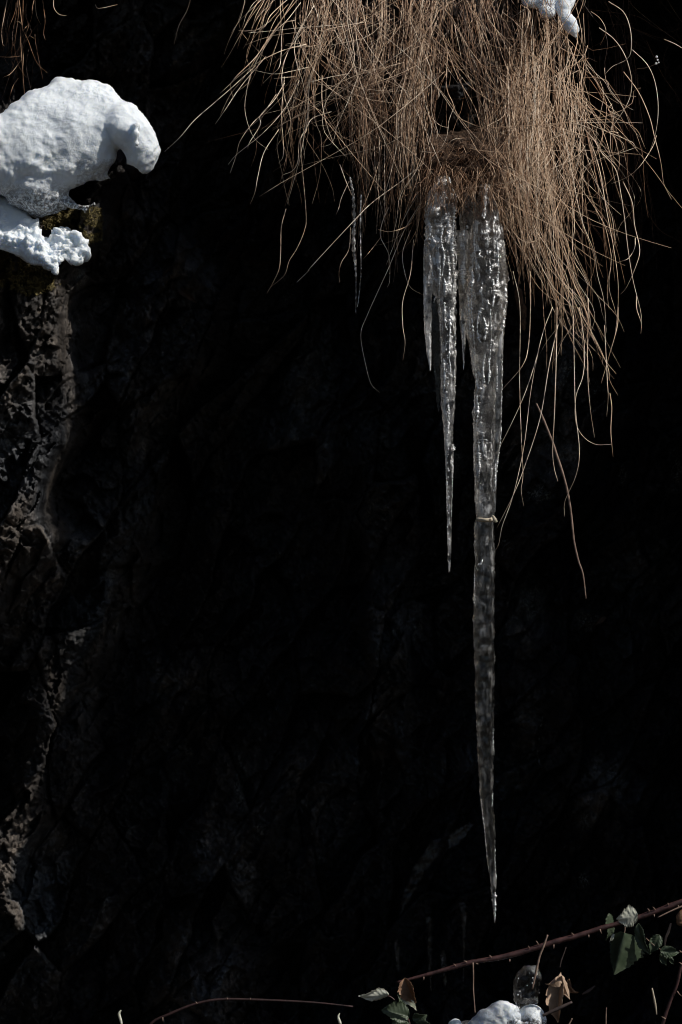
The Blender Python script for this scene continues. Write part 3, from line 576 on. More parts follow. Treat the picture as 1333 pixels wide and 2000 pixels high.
# ------------------------------------------------------------------ grass
def hero(origin, sc, pts): return [(origin[0] + a / sc, origin[1] + b / sc) for a, b in pts]
cL = ((430, 0), 3.809); cM = ((740, 0), 4.166); cR = ((1000, 250), 4.003); cLL = ((430, 300), 3.3325); cRR = ((980, 0), 3.776); cRB = ((950, 600), 2.856); cTL = ((0, 0), 6.665)
def h(c, *p): return hero(c[0], c[1], p)
LEFT = [h(cL, (520, -20), (380, 110), (325, 205), (205, 230), (135, 225)), h(cL, (590, -20), (470, 130), (330, 330), (240, 480), (170, 590), (80, 700), (0, 860), (-170, 1120), (-320, 1100 + 10))[:7],
        h(cL, (560, -20), (430, 190), (270, 420), (120, 570), (78, 640), (100, 735)), h(cL, (640, 330), (430, 390), (200, 520), (0, 695)),
        h(cL, (600, 20), (500, 150), (400, 250), (250, 500), (195, 700), (190, 850), (250, 1020), (360, 1115)), h(cL, (700, 40), (600, 220), (555, 340), (570, 470), (610, 590), (645, 740)),
        h(cL, (560, 150), (470, 190), (455, 400), (440, 500), (380, 560), (320, 620)), h(cL, (640, 130), (500, 400), (460, 560), (475, 700), (520, 860), (522, 940), (500, 1000)),
        h(cL, (590, 600), (480, 810), (320, 990), (130, 1145), (60, 1225)), h(cL, (480, 620), (400, 750), (300, 860), (300, 930), (220, 1060), (207, 1110)),
        h(cL, (480, 570), (460, 800), (460, 920), (472, 1080), (468, 1170), (435, 1215)), h(cL, (700, 500), (665, 640), (650, 880), (610, 1100), (590, 1200), (500, 1520)),
        h(cL, (660, 520), (695, 640), (705, 880), (750, 1010), (755, 1150), (740, 1320), (685, 1520)), h(cL, (760, 560), (760, 760), (795, 930), (850, 1080)),
        h(cL, (420, 700), (330, 830), (240, 920), (150, 1050), (120, 1160), (75, 1290)), h(cL, (440, 960), (330, 1130), (285, 1300), (260, 1430), (225, 1520)),
        h(cL, (830, 830), (690, 880), (640, 960), (590, 1060), (580, 1200), (540, 1270), (470, 1300)), h(cL, (680, 0), (725, 110), (730, 220)),
        h(cL, (820, 100), (870, 260), (960, 370), (1100, 450), (1250, 455)), h(cL, (560, 570), (650, 575), (400, 585))[::2], h(cL, (660, 500), (530, 530), (400, 550), (210, 512)),
        h(cL, (650, 880), (640, 980), (600, 1060), (610, 1120), (585, 1210), (560, 1400))[:3] + h(cLL, (560, 380), (550, 500), (500, 620), (450, 700), (420, 790), (330, 870)),
        h(cLL, (430, 360), (400, 480), (395, 640), (385, 750), (340, 850), (305, 910)), h(cLL, (850, 480), (840, 620), (790, 710), (775, 780), (780, 840)),
        h(cLL, (1330, 60), (1180, 180), (990, 320), (860, 450), (600, 730), (575, 765), (500, 838)), h(cLL, (1250, 450), (1180, 490), (1100, 508), (1030, 495)),
        h(cLL, (1300, 330), (1200, 500), (1100, 740), (1050, 850), (960, 1050), (917, 1180), (950, 1380), (985, 1500), (1040, 1555)), h(cLL, (1100, 350), (1060, 440), (1045, 540), (1100, 660), (1105, 820), (1090, 870)),
        h(cLL, (1240, 500), (1190, 640), (1200, 760), (1240, 870), (1330, 925)), h(cLL, (1260, 560), (1240, 780), (1190, 960), (1190, 1120), (1205, 1230), (1190, 1350)),
        h(cLL, (1050, 540), (990, 620), (930, 690)), h(cLL, (1300, 250), (1200, 420), (1130, 600), (1080, 730)), h(cLL, (840, 180), (790, 290), (775, 350), (755, 400)), h(cLL, (780, 70), (820, 180), (870, 300)),
        [(500, 128), (460, 165), (420, 200), (380, 235), (352, 268), (322, 296)], [(520, 110), (470, 170), (440, 215), (421, 242)]]
MIDH = [h(cM, (0, 260), (200, 420), (330, 560), (480, 720), (640, 950), (780, 1140)), h(cM, (480, 20), (600, 150), (720, 370), (860, 560), (940, 690), (1010, 760)), h(cM, (560, 420), (552, 700), (600, 830), (650, 950), (760, 1010), (850, 1040)),
        h(cM, (520, 300), (640, 620), (780, 870), (840, 1080), (900, 1250)), h(cM, (370, 900), (430, 960), (500, 1020), (570, 1040)), h(cM, (420, 560), (490, 760), (460, 830)), h(cM, (250, 150), (400, 500), (430, 640), (430, 900), (480, 1080), (450, 1150)),
        h(cM, (790, 1265), (880, 1270), (1010, 1290)), h(cM, (1010, 100), (1130, 200), (1200, 330), (1150, 480)), h(cM, (1160, 40), (1230, 100), (1200, 250), (1120, 400), (1090, 500)), h(cM, (340, 1230), (480, 1240), (600, 1140), (680, 1125)),
        h(cM, (700, 1135), (780, 1160), (900, 1270), (980, 1430)), h(cM, (880, 1400), (850, 1560), (810, 1700), (795, 1850)), h(cM, (0, 600), (150, 520), (280, 400), (420, 350)), h(cM, (1000, 1100), (1080, 1090), (1100, 1020)),
        h(cM, (300, 560), (380, 640), (470, 700), (590, 850), (700, 1010), (850, 1180), (980, 1350)), h(cM, (200, 720), (330, 950), (420, 1150), (520, 1380)), h(cM, (150, 880), (160, 1100), (100, 1400), (30, 1650))]
RIGHT = [h(cRR, (790, 12), (900, 90), (950, 220), (955, 370), (920, 440), (820, 490), (760, 550)), h(cRR, (720, 205), (830, 290), (910, 410), (955, 560), (955, 680), (915, 790), (800, 960)), h(cRR, (965, 368), (1070, 470), (1130, 600), (1155, 780), (1140, 960), (1090, 1130)),
         h(cRR, (900, 530), (1010, 680), (1090, 860), (1130, 1020), (1160, 1133)) + h(cR, (1170, 300), (1190, 440), (1250, 560)), h(cR, (1130, 60), (1100, 150), (1000, 300), (900, 385), (780, 435)),
         h(cRR, (660, 85), (730, 140), (770, 230), (730, 330)), h(cRR, (1200, 290), (1290, 330), (1400, 400)), h(cRR, (430, 350), (520, 400), (580, 410)), h(cRR, (400, 520), (520, 700), (620, 800), (740, 890), (800, 972)),
         h(cRR, (600, 575), (700, 572), (780, 600), (790, 640)), h(cRR, (860, 980), (800, 970), (740, 1000)), h(cRR, (190, 700), (280, 740), (380, 790)),
         h(cR, (560, 0), (640, 90), (700, 190), (810, 320), (850, 500), (880, 700), (910, 960), (950, 1200), (1010, 1450), (1012, 1600)), h(cR, (200, 240), (280, 420), (430, 620), (520, 760), (570, 830)), h(cR, (380, 480), (420, 495), (490, 480), (530, 400), (540, 280)),
         h(cR, (400, 0), (460, 300), (510, 560), (560, 760), (640, 960), (670, 1150), (720, 1350), (740, 1600)), h(cR, (600, 80), (680, 300), (740, 640), (800, 960), (830, 1200), (830, 1400), (810, 1600)), h(cR, (870, 420), (940, 580), (960, 760), (1000, 950), (970, 1080), (900, 1240), (850, 1300)),
         h(cR, (965, 860), (960, 940), (910, 1020), (835, 1048)), h(cR, (380, 560), (330, 680), (300, 750), (290, 860)), h(cR, (430, 1080), (500, 1250), (570, 1400), (620, 1600)) + h(cRB, (600, 170), (660, 290), (725, 372)),
         h(cR, (130, 830), (230, 1080), (330, 1250), (420, 1340), (490, 1420)), h(cR, (0, 800), (80, 880), (160, 890), (250, 850)), h(cRB, (150, -200), (188, 0), (186, 400), (195, 700), (205, 930), (195, 1020), (210, 1110)), h(cRB, (245, -200), (247, 0), (235, 220), (200, 330), (90, 460), (50, 530)),
         h(cRB, (370, 0), (320, 130), (270, 320), (200, 520), (80, 770), (0, 900), (-60, 940))[:6], h(cRB, (400, 100), (350, 330), (300, 620), (210, 900), (150, 1050), (60, 1230)), h(cRB, (300, 200), (250, 460), (210, 780), (150, 1050), (90, 1220), (70, 1320), (45, 1365)),
         h(cRB, (480, -100), (490, 260), (497, 560), (520, 800), (500, 940), (440, 1080), (437, 1168)), h(cRB, (520, 0), (548, 220), (540, 380), (500, 500), (500, 640), (540, 720), (610, 765), (697, 765)), h(cRB, (570, -50), (565, 330), (580, 560), (605, 730)),
         h(cRB, (510, 0), (620, 200), (680, 340), (690, 410), (735, 492)), h(cRB, (735, 0), (730, 110), (680, 290), (640, 430)), h(cRB, (395, 0), (390, 300), (380, 600), (370, 800), (380, 900), (400, 972)), h(cRB, (660, 100), (675, 400), (680, 500), (672, 610)),
         h(cRB, (838, -60), (840, 10), (865, 90), (862, 150)), h(cRB, (690, 480), (700, 560), (695, 680), (700, 760), (708, 836)), h(cRR, (420, 140), (480, 300), (560, 480), (620, 640), (680, 860))]
DIM = [h(cRR, (560, 60), (800, 90), (1000, 120), (1150, 210), (1250, 235), (1400, 160)), h(cRR, (900, 180), (1050, 240), (1180, 280), (1290, 260)), h(cRR, (1070, 300), (1180, 540), (1290, 700), (1400, 900)), h(cRR, (1310, 480), (1360, 560), (1420, 640)),
       h(cR, (920, -120), (925, 60), (970, 230), (1020, 430), (1070, 660), (1160, 800), (1290, 875), (1400, 960)), h(cRR, (1000, 300), (940, 520), (1000, 510), (1140, 475)), h(cR, (1060, 0), (1000, 120), (940, 180)), h(cRR, (980, 660), (950, 850), (950, 1000), (980, 1160))]

def world_path(px, y0, y1, bulge=0.0, n=6):
    p = smooth_path(px, n); t = np.linspace(0, 1, len(p))
    y = y0 + (y1 - y0) * t - bulge * np.sin(t * pi) + 0.006 * np.sin(t * 9 + p[0, 0])
    k = S * (1 + y / D); return np.stack([(p[:, 0] - 666.5) * k, y, (1000 - p[:, 1]) * k], -1)
def prof(n, r, tip=0.35): 
    t = np.linspace(0, 1, n); return r * S * (1 - (1 - tip) * t ** 2.2)

def bulk(T, n, su, sv, eu, ev, y, wob, seed, r=(0.38, 0.68), corr=0.6, hole=True, ys=0.05, tint=(.05, 1.), curl=.2, bow=0.0, wisp=3.5):
    """n blades in loose wisps; su/sv and eu/ev are the root and tip ranges"""
    g = np.random.default_rng(seed); made = 0; tries = 0
    while made < n and tries < n * 5:
        A = g.random(); A2 = np.clip(corr * A + (1 - corr) * g.random() + g.normal() * .10, -.12, 1.12)
        V0 = g.uniform(*sv); V1 = ev[0] + (ev[1] - ev[0]) * g.beta(1.4, 1.6); E = g.uniform(.5, 1.9); PH = g.uniform(0, 6.28, 3); FQ = g.uniform(.5, 1.7)
        AMP = wob * 1.35 * g.gamma(1.3, .6); YB_ = y + 0.02 + g.normal() * ys * 1.5; B = bow * g.normal(); TI = tint[0] + (tint[1] - tint[0]) * g.beta(1.0, 2.1); W = su[1] - su[0]
        for _ in range(1 + int(g.exponential(wisp))):
            tries += 1
            loose = 1.0 if g.random() < .5 else 3.6
            a = A + g.normal() * 8 / W * loose; a2 = A2 + g.normal() * 11 / W * loose
            u0 = su[0] + W * a; v0 = V0 + g.normal() * 14; u1 = eu[0] + (eu[1] - eu[0]) * a2; v1 = V1 + g.normal() * 35 - abs(g.normal()) * 30
            m = max(7, int(abs(v1 - v0) / 24)); t = np.linspace(0, 1, m)
            uu = u0 + (u1 - u0) * t ** (E * g.uniform(.85, 1.18)) + B * np.sin(t * pi)
            ph = PH + g.normal(size=3) * .35 * loose; f = FQ * g.uniform(.9, 1.1); amp = AMP * g.uniform(.7, 1.3)
            uu = uu + amp * (np.sin(t * f * 6.28 + ph[0]) - np.sin(ph[0])) * np.minimum(1, t * 2.0) + amp * .16 * np.sin(t * g.uniform(3, 6) * 6.28 + ph[1]) * t
            vv = v0 + (v1 - v0) * t + amp * .5 * np.sin(t * 5 + ph[2]) * t
            if g.random() < curl:
                c = g.normal() * 34; k = g.uniform(.35, .7); uu = uu + c * np.clip((t - k) / (1 - k), 0, 1) ** 2; vv = vv - abs(c) * .55 * np.clip((t - k - .1) / (.9 - k), 0, 1) ** 2
            if hole:
                if np.hypot((uu - 893) / 42, (vv - 215) / 62).min() < 1 and g.random() < .85: continue
                if np.hypot((uu - 895) / 66, (vv - 560) / 190).min() < 1 and g.random() < .90: continue
            yb = max(YB_ + g.normal() * .012, y - .07)
            T.add(world_path(np.stack([uu, vv], -1), yb + .03, yb - .01 + g.normal() * .012, g.uniform(0, .05), 2), prof(2 * (m - 1) + 1, g.uniform(*r)), 3, np.clip(TI + g.normal() * .15, 0, 1)); made += 1

# left tuft
def heroes(par, lst, y, seed, r=(.58, .88), tint=(.6, 1.0)):
    g = random.Random(seed)
    for px in lst:
        yy = y + g.uniform(-.05, .04); p = world_path(px, yy + .02, yy, .02)
        o = add("blade", tube_mesh("blade", p, prof(len(p), g.uniform(*r)), 5, g.uniform(*tint)), M_GRASS, parent=par)
YG = -0.27
tl = thing("grass_tuft", P(720, -60, YG), "left half of the dry brown hanging grass, fanning out over black rock", "grass tuft", "dry grass tufts hanging from the overhang")
T = Tubes()
bulk(T, 50, (540, 740), (-90, -30), (470, 660), (90, 330), YG, 12, 1, corr=.8, tint=(.5, .95), bow=10)
bulk(T, 20, (560, 740), (-80, -30), (480, 700), (250, 420), YG, 12, 2, corr=.8, tint=(.5, .95), bow=10)
bulk(T, 96, (640, 900), (-100, 60), (690, 820), (230, 470), YG, 9, 3, corr=.75)
bulk(T, 86, (660, 860), (60, 230), (695, 800), (300, 440), YG - .02, 6, 4, corr=.85)
bulk(T, 43, (690, 860), (0, 300), (680, 830), (380, 560), YG, 9, 5, corr=.8, tint=(.5, .95))
bulk(T, 80, (620, 900), (-90, -20), (600, 930), (60, 220), YG - .03, 16, 6, corr=.7, curl=.4, bow=10)
bulk(T, 78, (800, 900), (-60, 200), (800, 850), (330, 520), YG - .02, 7, 7, corr=.7)
bulk(T, 32, (790, 880), (300, 380), (800, 850), (420, 510), YG + .02, 5, 8, corr=.8, hole=False)
bulk(T, 86, (600, 880), (-90, 100), (600, 860), (150, 400), YG + .14, 12, 9, corr=.8, tint=(0, .35))  # rear blades tinted dark, so their shade is in the colour
bulk(T, 117, (770, 1020), (-90, 10), (790, 1010), (90, 260), YG - .02, 12, 45, corr=.3, curl=.3)
bulk(T, 65, (560, 900), (-60, 200), (560, 860), (120, 420), YG - .05, 18, 41, corr=-.5, curl=.4, wisp=1, r=(.45, .7), tint=(.4, 1.), bow=18)
o = add("fine_blades", T.mesh("fine_blades"), M_GRASS, parent=tl); o['kind'] = 'stuff'
heroes(tl, LEFT + MIDH[:7], YG - .05, 3)
# right tuft
tr = thing("grass_tuft", P(1010, -60, YG), "right half of the dry brown hanging grass, with the longest trailing blades", "grass tuft", "dry grass tufts hanging from the overhang")
T = Tubes()
bulk(T, 72, (830, 1080), (-100, 60), (930, 1060), (250, 480), YG, 9, 11, corr=.75)
bulk(T, 52, (900, 1060), (80, 260), (940, 1045), (330, 480), YG - .02, 7, 12, corr=.85)
bulk(T, 82, (920, 1080), (100, 330), (985, 1090), (430, 640), YG, 8, 13, corr=.85, tint=(.4, .9))
bulk(T, 68, (980, 1150), (20, 200), (1030, 1200), (320, 620), YG, 9, 14, corr=.85, tint=(.35, .9))
bulk(T, 43, (1040, 1150), (120, 300), (1070, 1210), (500, 760), YG, 9, 15, corr=.85, tint=(.5, .95))
bulk(T, 18, (1080, 1180), (60, 200), (1150, 1260), (200, 560), YG, 12, 16, corr=.8, tint=(.3, .9))
bulk(T, 91, (850, 1090), (-90, -20), (830, 1120), (60, 240), YG - .03, 16, 17, corr=.7, curl=.4, bow=10)
bulk(T, 50, (930, 980), (260, 360), (960, 1040), (400, 560), YG - .02, 6, 18, corr=.8, hole=False)
bulk(T, 86, (880, 1160), (-90, 200), (900, 1190), (250, 560), YG + .15, 10, 19, corr=.8, tint=(0, .35))  # dark-tinted rear layer: shade painted into these blades
bulk(T, 43, (1140, 1230), (-60, 200), (1150, 1250), (250, 640), YG + .22, 12, 20, corr=.8, tint=(0, .3), hole=False)  # deepest rear blades, shade likewise painted into the tint
bulk(T, 87, (880, 1160), (-60, 300), (880, 1190), (160, 560), YG - .05, 18, 43, corr=-.5, curl=.4, wisp=1, r=(.45, .7), tint=(.4, 1.), bow=18)
o = add("fine_blades", T.mesh("fine_blades"), M_GRASS, parent=tr); o['kind'] = 'stuff'
heroes(tr, RIGHT + MIDH[7:], YG - .05, 5)
# shaded tuft far right, with the shade also put into its dark tint
td = thing("grass_tuft", P(1190, -40, .02), "sparse shaded grass wisps arching out behind the right half of the tuft", "grass tuft", "dry grass tufts hanging from the overhang")
g_ = random.Random(9)
for px in DIM:
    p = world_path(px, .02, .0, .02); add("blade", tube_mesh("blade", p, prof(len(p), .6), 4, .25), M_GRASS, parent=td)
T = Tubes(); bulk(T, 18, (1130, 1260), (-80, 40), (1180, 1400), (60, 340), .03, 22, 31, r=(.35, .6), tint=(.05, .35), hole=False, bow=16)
o = add("fine_blades", T.mesh("fine_blades"), M_GRASS, parent=td); o['kind'] = 'stuff'
# upper left tuft
tu = thing("grass_tuft", P(40, -40, -.12), "thin dark grass tuft hanging above the big snow mound", "grass tuft", "dry grass tufts hanging from the overhang")
TLH = [h(cTL, (100, -20), (50, 250), (25, 400), (35, 560), (60, 600)), h(cTL, (250, -20), (275, 200), (290, 340), (300, 400)), h(cTL, (305, -20), (300, 200), (290, 380)), h(cTL, (300, 390), (370, 530), (430, 700), (500, 840), (620, 950)), h(cTL, (555, -20), (575, 130), (590, 280), (570, 430), (595, 525)),
       h(cTL, (700, -20), (705, 100), (770, 185), (880, 205)), h(cTL, (215, 278), (260, 290), (295, 340)), h(cTL, (300, 400), (365, 325)), h(cTL, (450, -20), (425, 100), (420, 200)), h(cTL, (460, 0), (480, 200), (540, 330)), h(cTL, (280, 780), (150, 950), (40, 1010)), h(cTL, (0, 740), (120, 745), (270, 730)), h(cTL, (280, 560), (305, 700), (300, 1110)), h(cTL, (385, 460), (465, 515)),
       h(cTL, (240, 1020), (170, 1130), (110, 1333)), h(cTL, (1245, 60), (1270, 105), (1333, 105), (1530, 60))]
heroes(tu, TLH, -.10, 7, (.6, .9), (.25, .7))
T = Tubes(); bulk(T, 33, (-20, 65), (-60, 90), (-25, 62), (110, 260), -.08, 6, 33, r=(.4, .7), tint=(.0, .5), hole=False, corr=.85, wisp=1, curl=.05)
o = add("fine_blades", T.mesh("fine_blades"), M_GRASS, parent=tu); o['kind'] = 'stuff'
tag(add("dry_grass", tube_mesh("dry_grass", world_path([(375, -10), (366, 20), (350, 50), (340, 88)], -.1, -.1), prof(19, 1.0), 5, .5), M_GRASS, P(375, -10, -.1)), "single dry blade hanging alone at the top, right of the big snow mound", "grass blade")

# peaty root mass that the icicles hang from
rm, co = blob("root_mass", [(820, 300), (850, 285), (885, 275), (930, 280), (975, 300), (985, 360), (980, 440), (960, 480), (935, 470), (920, 400), (905, 372), (880, 395), (845, 392), (828, 370)], 26, lambda u, v: -.305, .002, 6, ((20, .01), (70, .007), (200, .003)), 1.0, 55,
              extra=[(860 + 15 * i, 300, 42, .03 + .03 * j) for i in range(7) for j in range(7)])
rt = add("turf_clod", rm, M_ROOT, P(900, 290, -.13)); tag(rt, "dark brown clod of matted roots where the icicles hang", "turf")
T = Tubes(); g_ = np.random.default_rng(77)
for k in range(330):
    u = g_.uniform(822, 985); v = g_.uniform(278, 400); a = g_.normal() * .9 + pi / 2; L = g_.uniform(15, 70); t = np.linspace(0, 1, 7)
    T.add(world_path(np.stack([u + L * t * cos(a) + 6 * np.sin(t * 4 + k), v + L * t * sin(a) + 5 * np.cos(t * 5 + k)], -1), -.325, -.338, .012, 2), prof(13, g_.uniform(.35, .7)), 3, g_.uniform(0.0, .45))
for k in range(150):
    u = g_.uniform(828, 980); v = g_.uniform(322, 385); a = g_.normal() * .35 + pi / 2; L = g_.uniform(20, 75); t = np.linspace(0, 1, 7)
    T.add(world_path(np.stack([u + L * t * cos(a) + 4 * np.sin(t * 4 + k), v + L * t * sin(a)], -1), -.37, -.378, .006, 2), prof(13, g_.uniform(.35, .6)), 3, g_.uniform(0.1, .6))
o = add("root_hairs", T.mesh("root_hairs"), M_GRASS, parent=rt); o['kind'] = 'stuff'
cb, co = blob("turf_clod", [(1008, 560), (1020, 566), (1024, 585), (1030, 600), (1029, 630), (1026, 656), (1018, 640), (1012, 610), (1006, 585)], 9, lambda u, v: -.12, .0013, 4, ((60, .004), (200, .002)), 1.0, 61)
tag(add("turf_clod", cb, M_ROOT, P(1014, 560, -.12)), "small crumb of soil dangling right of the icicle cluster", "turf")

# ------------------------------------------------------------------ stems, brambles and leaves
def stem(name, pts, rads, y, mat, label=None, cat=None, parent=None, sides=8, group=None, yend=None):
    w_ = smooth_path([(*P(a, b, y if yend is None else y + (yend - y) * i / (len(pts) - 1)),) for i, (a, b) in enumerate(pts)], 6)
    rr = np.interp(np.linspace(0, 1, len(w_)), np.linspace(0, 1, len(rads)), rads) * S
    rr = rr * (1 + .12 * fbm(np.arange(len(w_)) * .7, np.full(len(w_), float(len(pts))), 2, 3))
    me = tube_mesh(name, w_, rr, sides)
    if parent: return add(name, me, mat, parent=parent)
    o = add(name, me, mat, tuple(w_[0])); tag(o, label, cat, group); return o
def thorn(par, u, v, du, dv, y, mat=None):
    w_ = np.array([P(u, v, y), P(u + du * .5, v + dv * .6, y - .001), P(u + du, v + dv, y - .001)]); add("thorn", tube_mesh("thorn", w_, np.array([1.3, .8, .15]) * S, 6), mat or M_TWIG, parent=par)
def leaf_mesh(name, base, tip, width, y, fold=.25, curl=.2, teeth=14, tilt=0.0, yt=None, side=(1, 1), droop=0.0):
    """serrated leaf blade from base to tip (photo px) with midrib fold, side veins and thickness"""
    b = np.array(P(*base, y)); t_ = np.array(P(*tip, y if yt is None else yt)); L = np.linalg.norm(t_ - b); ax = (t_ - b) / L
    fw = np.array([0, -1, 0.]); sd = np.cross(ax, fw); sd /= np.linalg.norm(sd); fw = np.cross(sd, ax)
    sd, fw = sd * cos(tilt) + fw * sin(tilt), -sd * sin(tilt) + fw * cos(tilt)
    n, m = 44, 7; W = width * S / 2; vs = []
    for i in range(n + 1):
        t = i / n; w_ = (sin(pi * min(1, t * 1.0) ** .75) ** .8) * (1 - .25 * t)
        w_ *= 1 + .20 * (((t * teeth) % 1) - .5) + .05 * sin(t * 23 + width); w_ = max(w_, .02)
        for j in range(-m, m + 1):
            s = j / m; sw = side[0] if s < 0 else side[1]
            zf = abs(s) * w_ * W * fold * 1.6 - curl * L * (t - .5) ** 2 + .0005 * sin((t - abs(s) * .22) * teeth * pi) * abs(s) + .0022 * sin(t * 7 + s * 3) * abs(s)
            vs.append(b + ax * (L * (t + droop * abs(s) * .1)) + sd * (s * w_ * W * sw) + fw * zf)
    k = 2 * m + 1; top = np.array(vs); th = 0.0004; N_ = len(top); V2 = np.vstack([top, top - fw * th]); f = []
    for i in range(n):
        for j in range(k - 1):
            a = i * k + j; f.append([a, a + 1, a + k + 1, a + k]); f.append([N_ + a, N_ + a + k, N_ + a + k + 1, N_ + a + 1])
        for a, c in ((i * k, i * k + k), (i * k + k - 1, i * k + 2 * k - 1)): f.append([a, c, N_ + c, N_ + a])
    return mesh_from(name, V2, f), b, ax, L
def leaf(base, tip, width, y, mat, label=None, parent=None, **kw):
    me, b, ax, L = leaf_mesh("leaf", base, tip, width, y, **kw)
    o = add("leaf", me, mat, tuple(b), parent)
    if parent is None: tag(o, label, "leaf")
    elif label: o['label'] = label
    return o
YB = -.36
br_ = thing("bramble", P(1400, 1740, YB), "reddish thorny bramble stem rising to the right edge, with leaves", "bramble", "brambles crossing the bottom")
stem("stem", [(1440, 1722), (1333, 1761), (1290, 1777), (1245, 1793), (1208, 1804), (1171, 1814), (1128, 1828), (1086, 1839), (1032, 1856), (980, 1869.5), (922, 1879.5), (880, 1891), (844, 1901), (810, 1910), (775, 1919)], [5.5, 5.4, 5, 4.6, 4.6, 4.8, 4.9, 5.2, 4.8, 4.4, 3.6, 3, 2.2], YB, M_STEM, parent=br_, sides=10)
for (u, v, du, dv) in [(1305, 1768, 0, -5), (1280, 1777, -5, -6), (1269, 1780, -4, -6), (1278, 1786, 1, 6), (1052, 1845, -5, -8), (1082, 1845, 0, 9), (1034, 1852, -2, -5), (996, 1874, 0, 6), (912, 1879, -6, -3), (930, 1882, 5, 1), (890, 1886, -4, -4), (828, 1908, 0, 7), (1172, 1815, 4, 9), (1120, 1826, -4, -5), (1215, 1802, -3, -6), (1150, 1826, 1, 6), (960, 1870, -4, -5), (1325, 1768, 1, 7)]: thorn(br_, u, v, du, dv, YB - .003)
stem("side_shoot", [(924, 1880), (925, 1905), (925, 1935), (927, 1960), (928, 1978)], [1.6, 1.2, 1.1, 1.0, 1.3], YB - .003, M_TWIG, parent=br_)
stem("side_shoot", [(1220, 1802), (1221, 1815), (1219, 1826)], [1.2, 1, .8], YB - .003, M_TWIG, parent=br_)
leaf((1247, 1790), (1205, 1797), 44, YB - .02, M_LEAFW, "pale upturned leaf on the stem", br_, fold=-.1, curl=.25, tilt=.3, teeth=10)
leaf((1219, 1822), (1199, 1904), 72, YB - .02, M_LEAFG, "largest green leaf, hanging with one half in shade", br_, fold=-1.0, tilt=-.4, curl=.1, teeth=11)
leaf((1192, 1784), (1186, 1838), 30, YB + .03, M_LEAFG, None, br_, fold=.2, tilt=.9)
leaf((1244, 1806), (1268, 1866), 24, YB - .01, M_LEAFG, "narrow twisted green leaf", br_, fold=.4, tilt=-.7, curl=.3)
leaf((1289, 1826), (1270, 1862), 24, YB, M_LEAFG, None, br_, fold=.2, tilt=-.2)
leaf((1290, 1857), (1328, 1861), 22, YB - .01, M_LEAFG, None, br_, fold=.2, tilt=.2)
leaf((1292, 1860), (1302, 1886), 16, YB, M_LEAFG, None, br_, fold=.2, tilt=-.3)
leaf((1308, 1868), (1316, 1884), 9, YB, M_LEAFG, None, br_, fold=.2)
leaf((1200, 1824), (1191, 1840), 6, YB - .01, M_LEAFW, "small pale curled tip", br_, fold=.5)
stem("side_shoot", [(1345, 1766), (1333, 1770), (1310, 1780), (1285, 1792)], [1.8, 1.6, 1.4, 1.1], YB - .03, M_TWIG, parent=br_)
stem("side_shoot", [(1293, 1856), (1275, 1844), (1262, 1832)], [.8, .8, .7], YB, M_TWIG, parent=br_)
stem("dead_twig", [(1311, 1803), (1306, 1820), (1301, 1832), (1299, 1847)], [1.4, 2.6, 2.2, 1.2], YB - .02, M_TWIG, "short curled brown twig left of the withered clump near the right edge", "twig")
wc, co = blob("withered_leaf", [(1322, 1790), (1332, 1776), (1350, 1770), (1356, 1800), (1340, 1806), (1330, 1812), (1321, 1806)], 7, lambda u, v: YB - .03, .0012, 4, ((60, .007), (200, .004)), .8, 71)
tag(add("withered_leaf", wc, M_LEAFB, P(1330, 1810, YB)), "withered brown leaf clump at the right edge under the bramble stem", "leaf")
b2 = thing("bramble", P(1296, 2060, YB), "thorny dark stem slanting up through the bottom right corner", "bramble", "brambles crossing the bottom")
stem("stem", [(1280, 2070), (1294, 2003), (1308, 1960), (1322, 1925), (1330, 1890), (1337, 1868), (1345, 1800)], [3.4, 3.2, 3.0, 2.8, 2.8, 2.6, 2.4], YB - .04, M_STEM, parent=b2)
for (u, v, du, dv) in [(1323, 1936, 9, 10), (1334, 1885, -8, -6), (1300, 1990, -9, -5), (1331, 1860, -4, -4)]: thorn(b2, u, v, du, dv, YB - .043)
b3 = thing("bramble", P(280, 2060, YB), "thin arching reddish bramble shoot at the bottom left", "bramble", "brambles crossing the bottom")
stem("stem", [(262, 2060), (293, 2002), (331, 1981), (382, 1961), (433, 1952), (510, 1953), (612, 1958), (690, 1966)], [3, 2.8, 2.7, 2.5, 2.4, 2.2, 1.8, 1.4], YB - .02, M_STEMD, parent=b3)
for (u, v, du, dv) in [(318, 1987, 1, 9), (444, 1952, 0, -4), (385, 1960, -3, -4), (489, 1953, 1, -4)]: thorn(b3, u, v, du, dv, YB - .023)
b4 = thing("bramble", P(800, 2050, YB), "low leafy bramble sprig at the bottom, left of the snow caps", "bramble", "brambles crossing the bottom")
stem("stem", [(812, 2060), (800, 1998), (785, 1970), (765, 1948), (750, 1945)], [2, 1.8, 1.5, 1.2, .9], YB, M_STEM, parent=b4)
leaf((760, 1944), (701, 1948), 26, YB - .02, M_LEAFW, "pale leaf seen from below", b4, fold=-.15, tilt=.45, teeth=12)
leaf((783, 1946), (816, 1974), 13, YB - .02, M_LEAFW, "pale scalloped leaf edge", b4, fold=.6, tilt=.6, teeth=8)
leaf((800, 1985), (745, 1972), 44, YB - .01, M_LEAFG, None, b4, fold=.3, tilt=-.6)
leaf((806, 1990), (835, 1984), 24, YB - .01, M_LEAFG, None, b4, fold=.3, tilt=-.3)
leaf((795, 1990), (770, 2020), 40, YB, M_LEAFG, None, b4, fold=.3, tilt=-.3)
leaf((815, 2000), (850, 2010), 26, YB - .02, M_LEAFG, None, b4, fold=.3, tilt=-.1)
leaf((790, 1968), (778, 1940), 18, YB, M_LEAFG, None, b4, fold=.3, tilt=-.5)
leaf((790, 1911), (812, 1960), 32, YB - .02, M_LEAFB, "folded brown leaf leaning above the low bramble sprig", None, fold=.7, tilt=-.35, teeth=9)
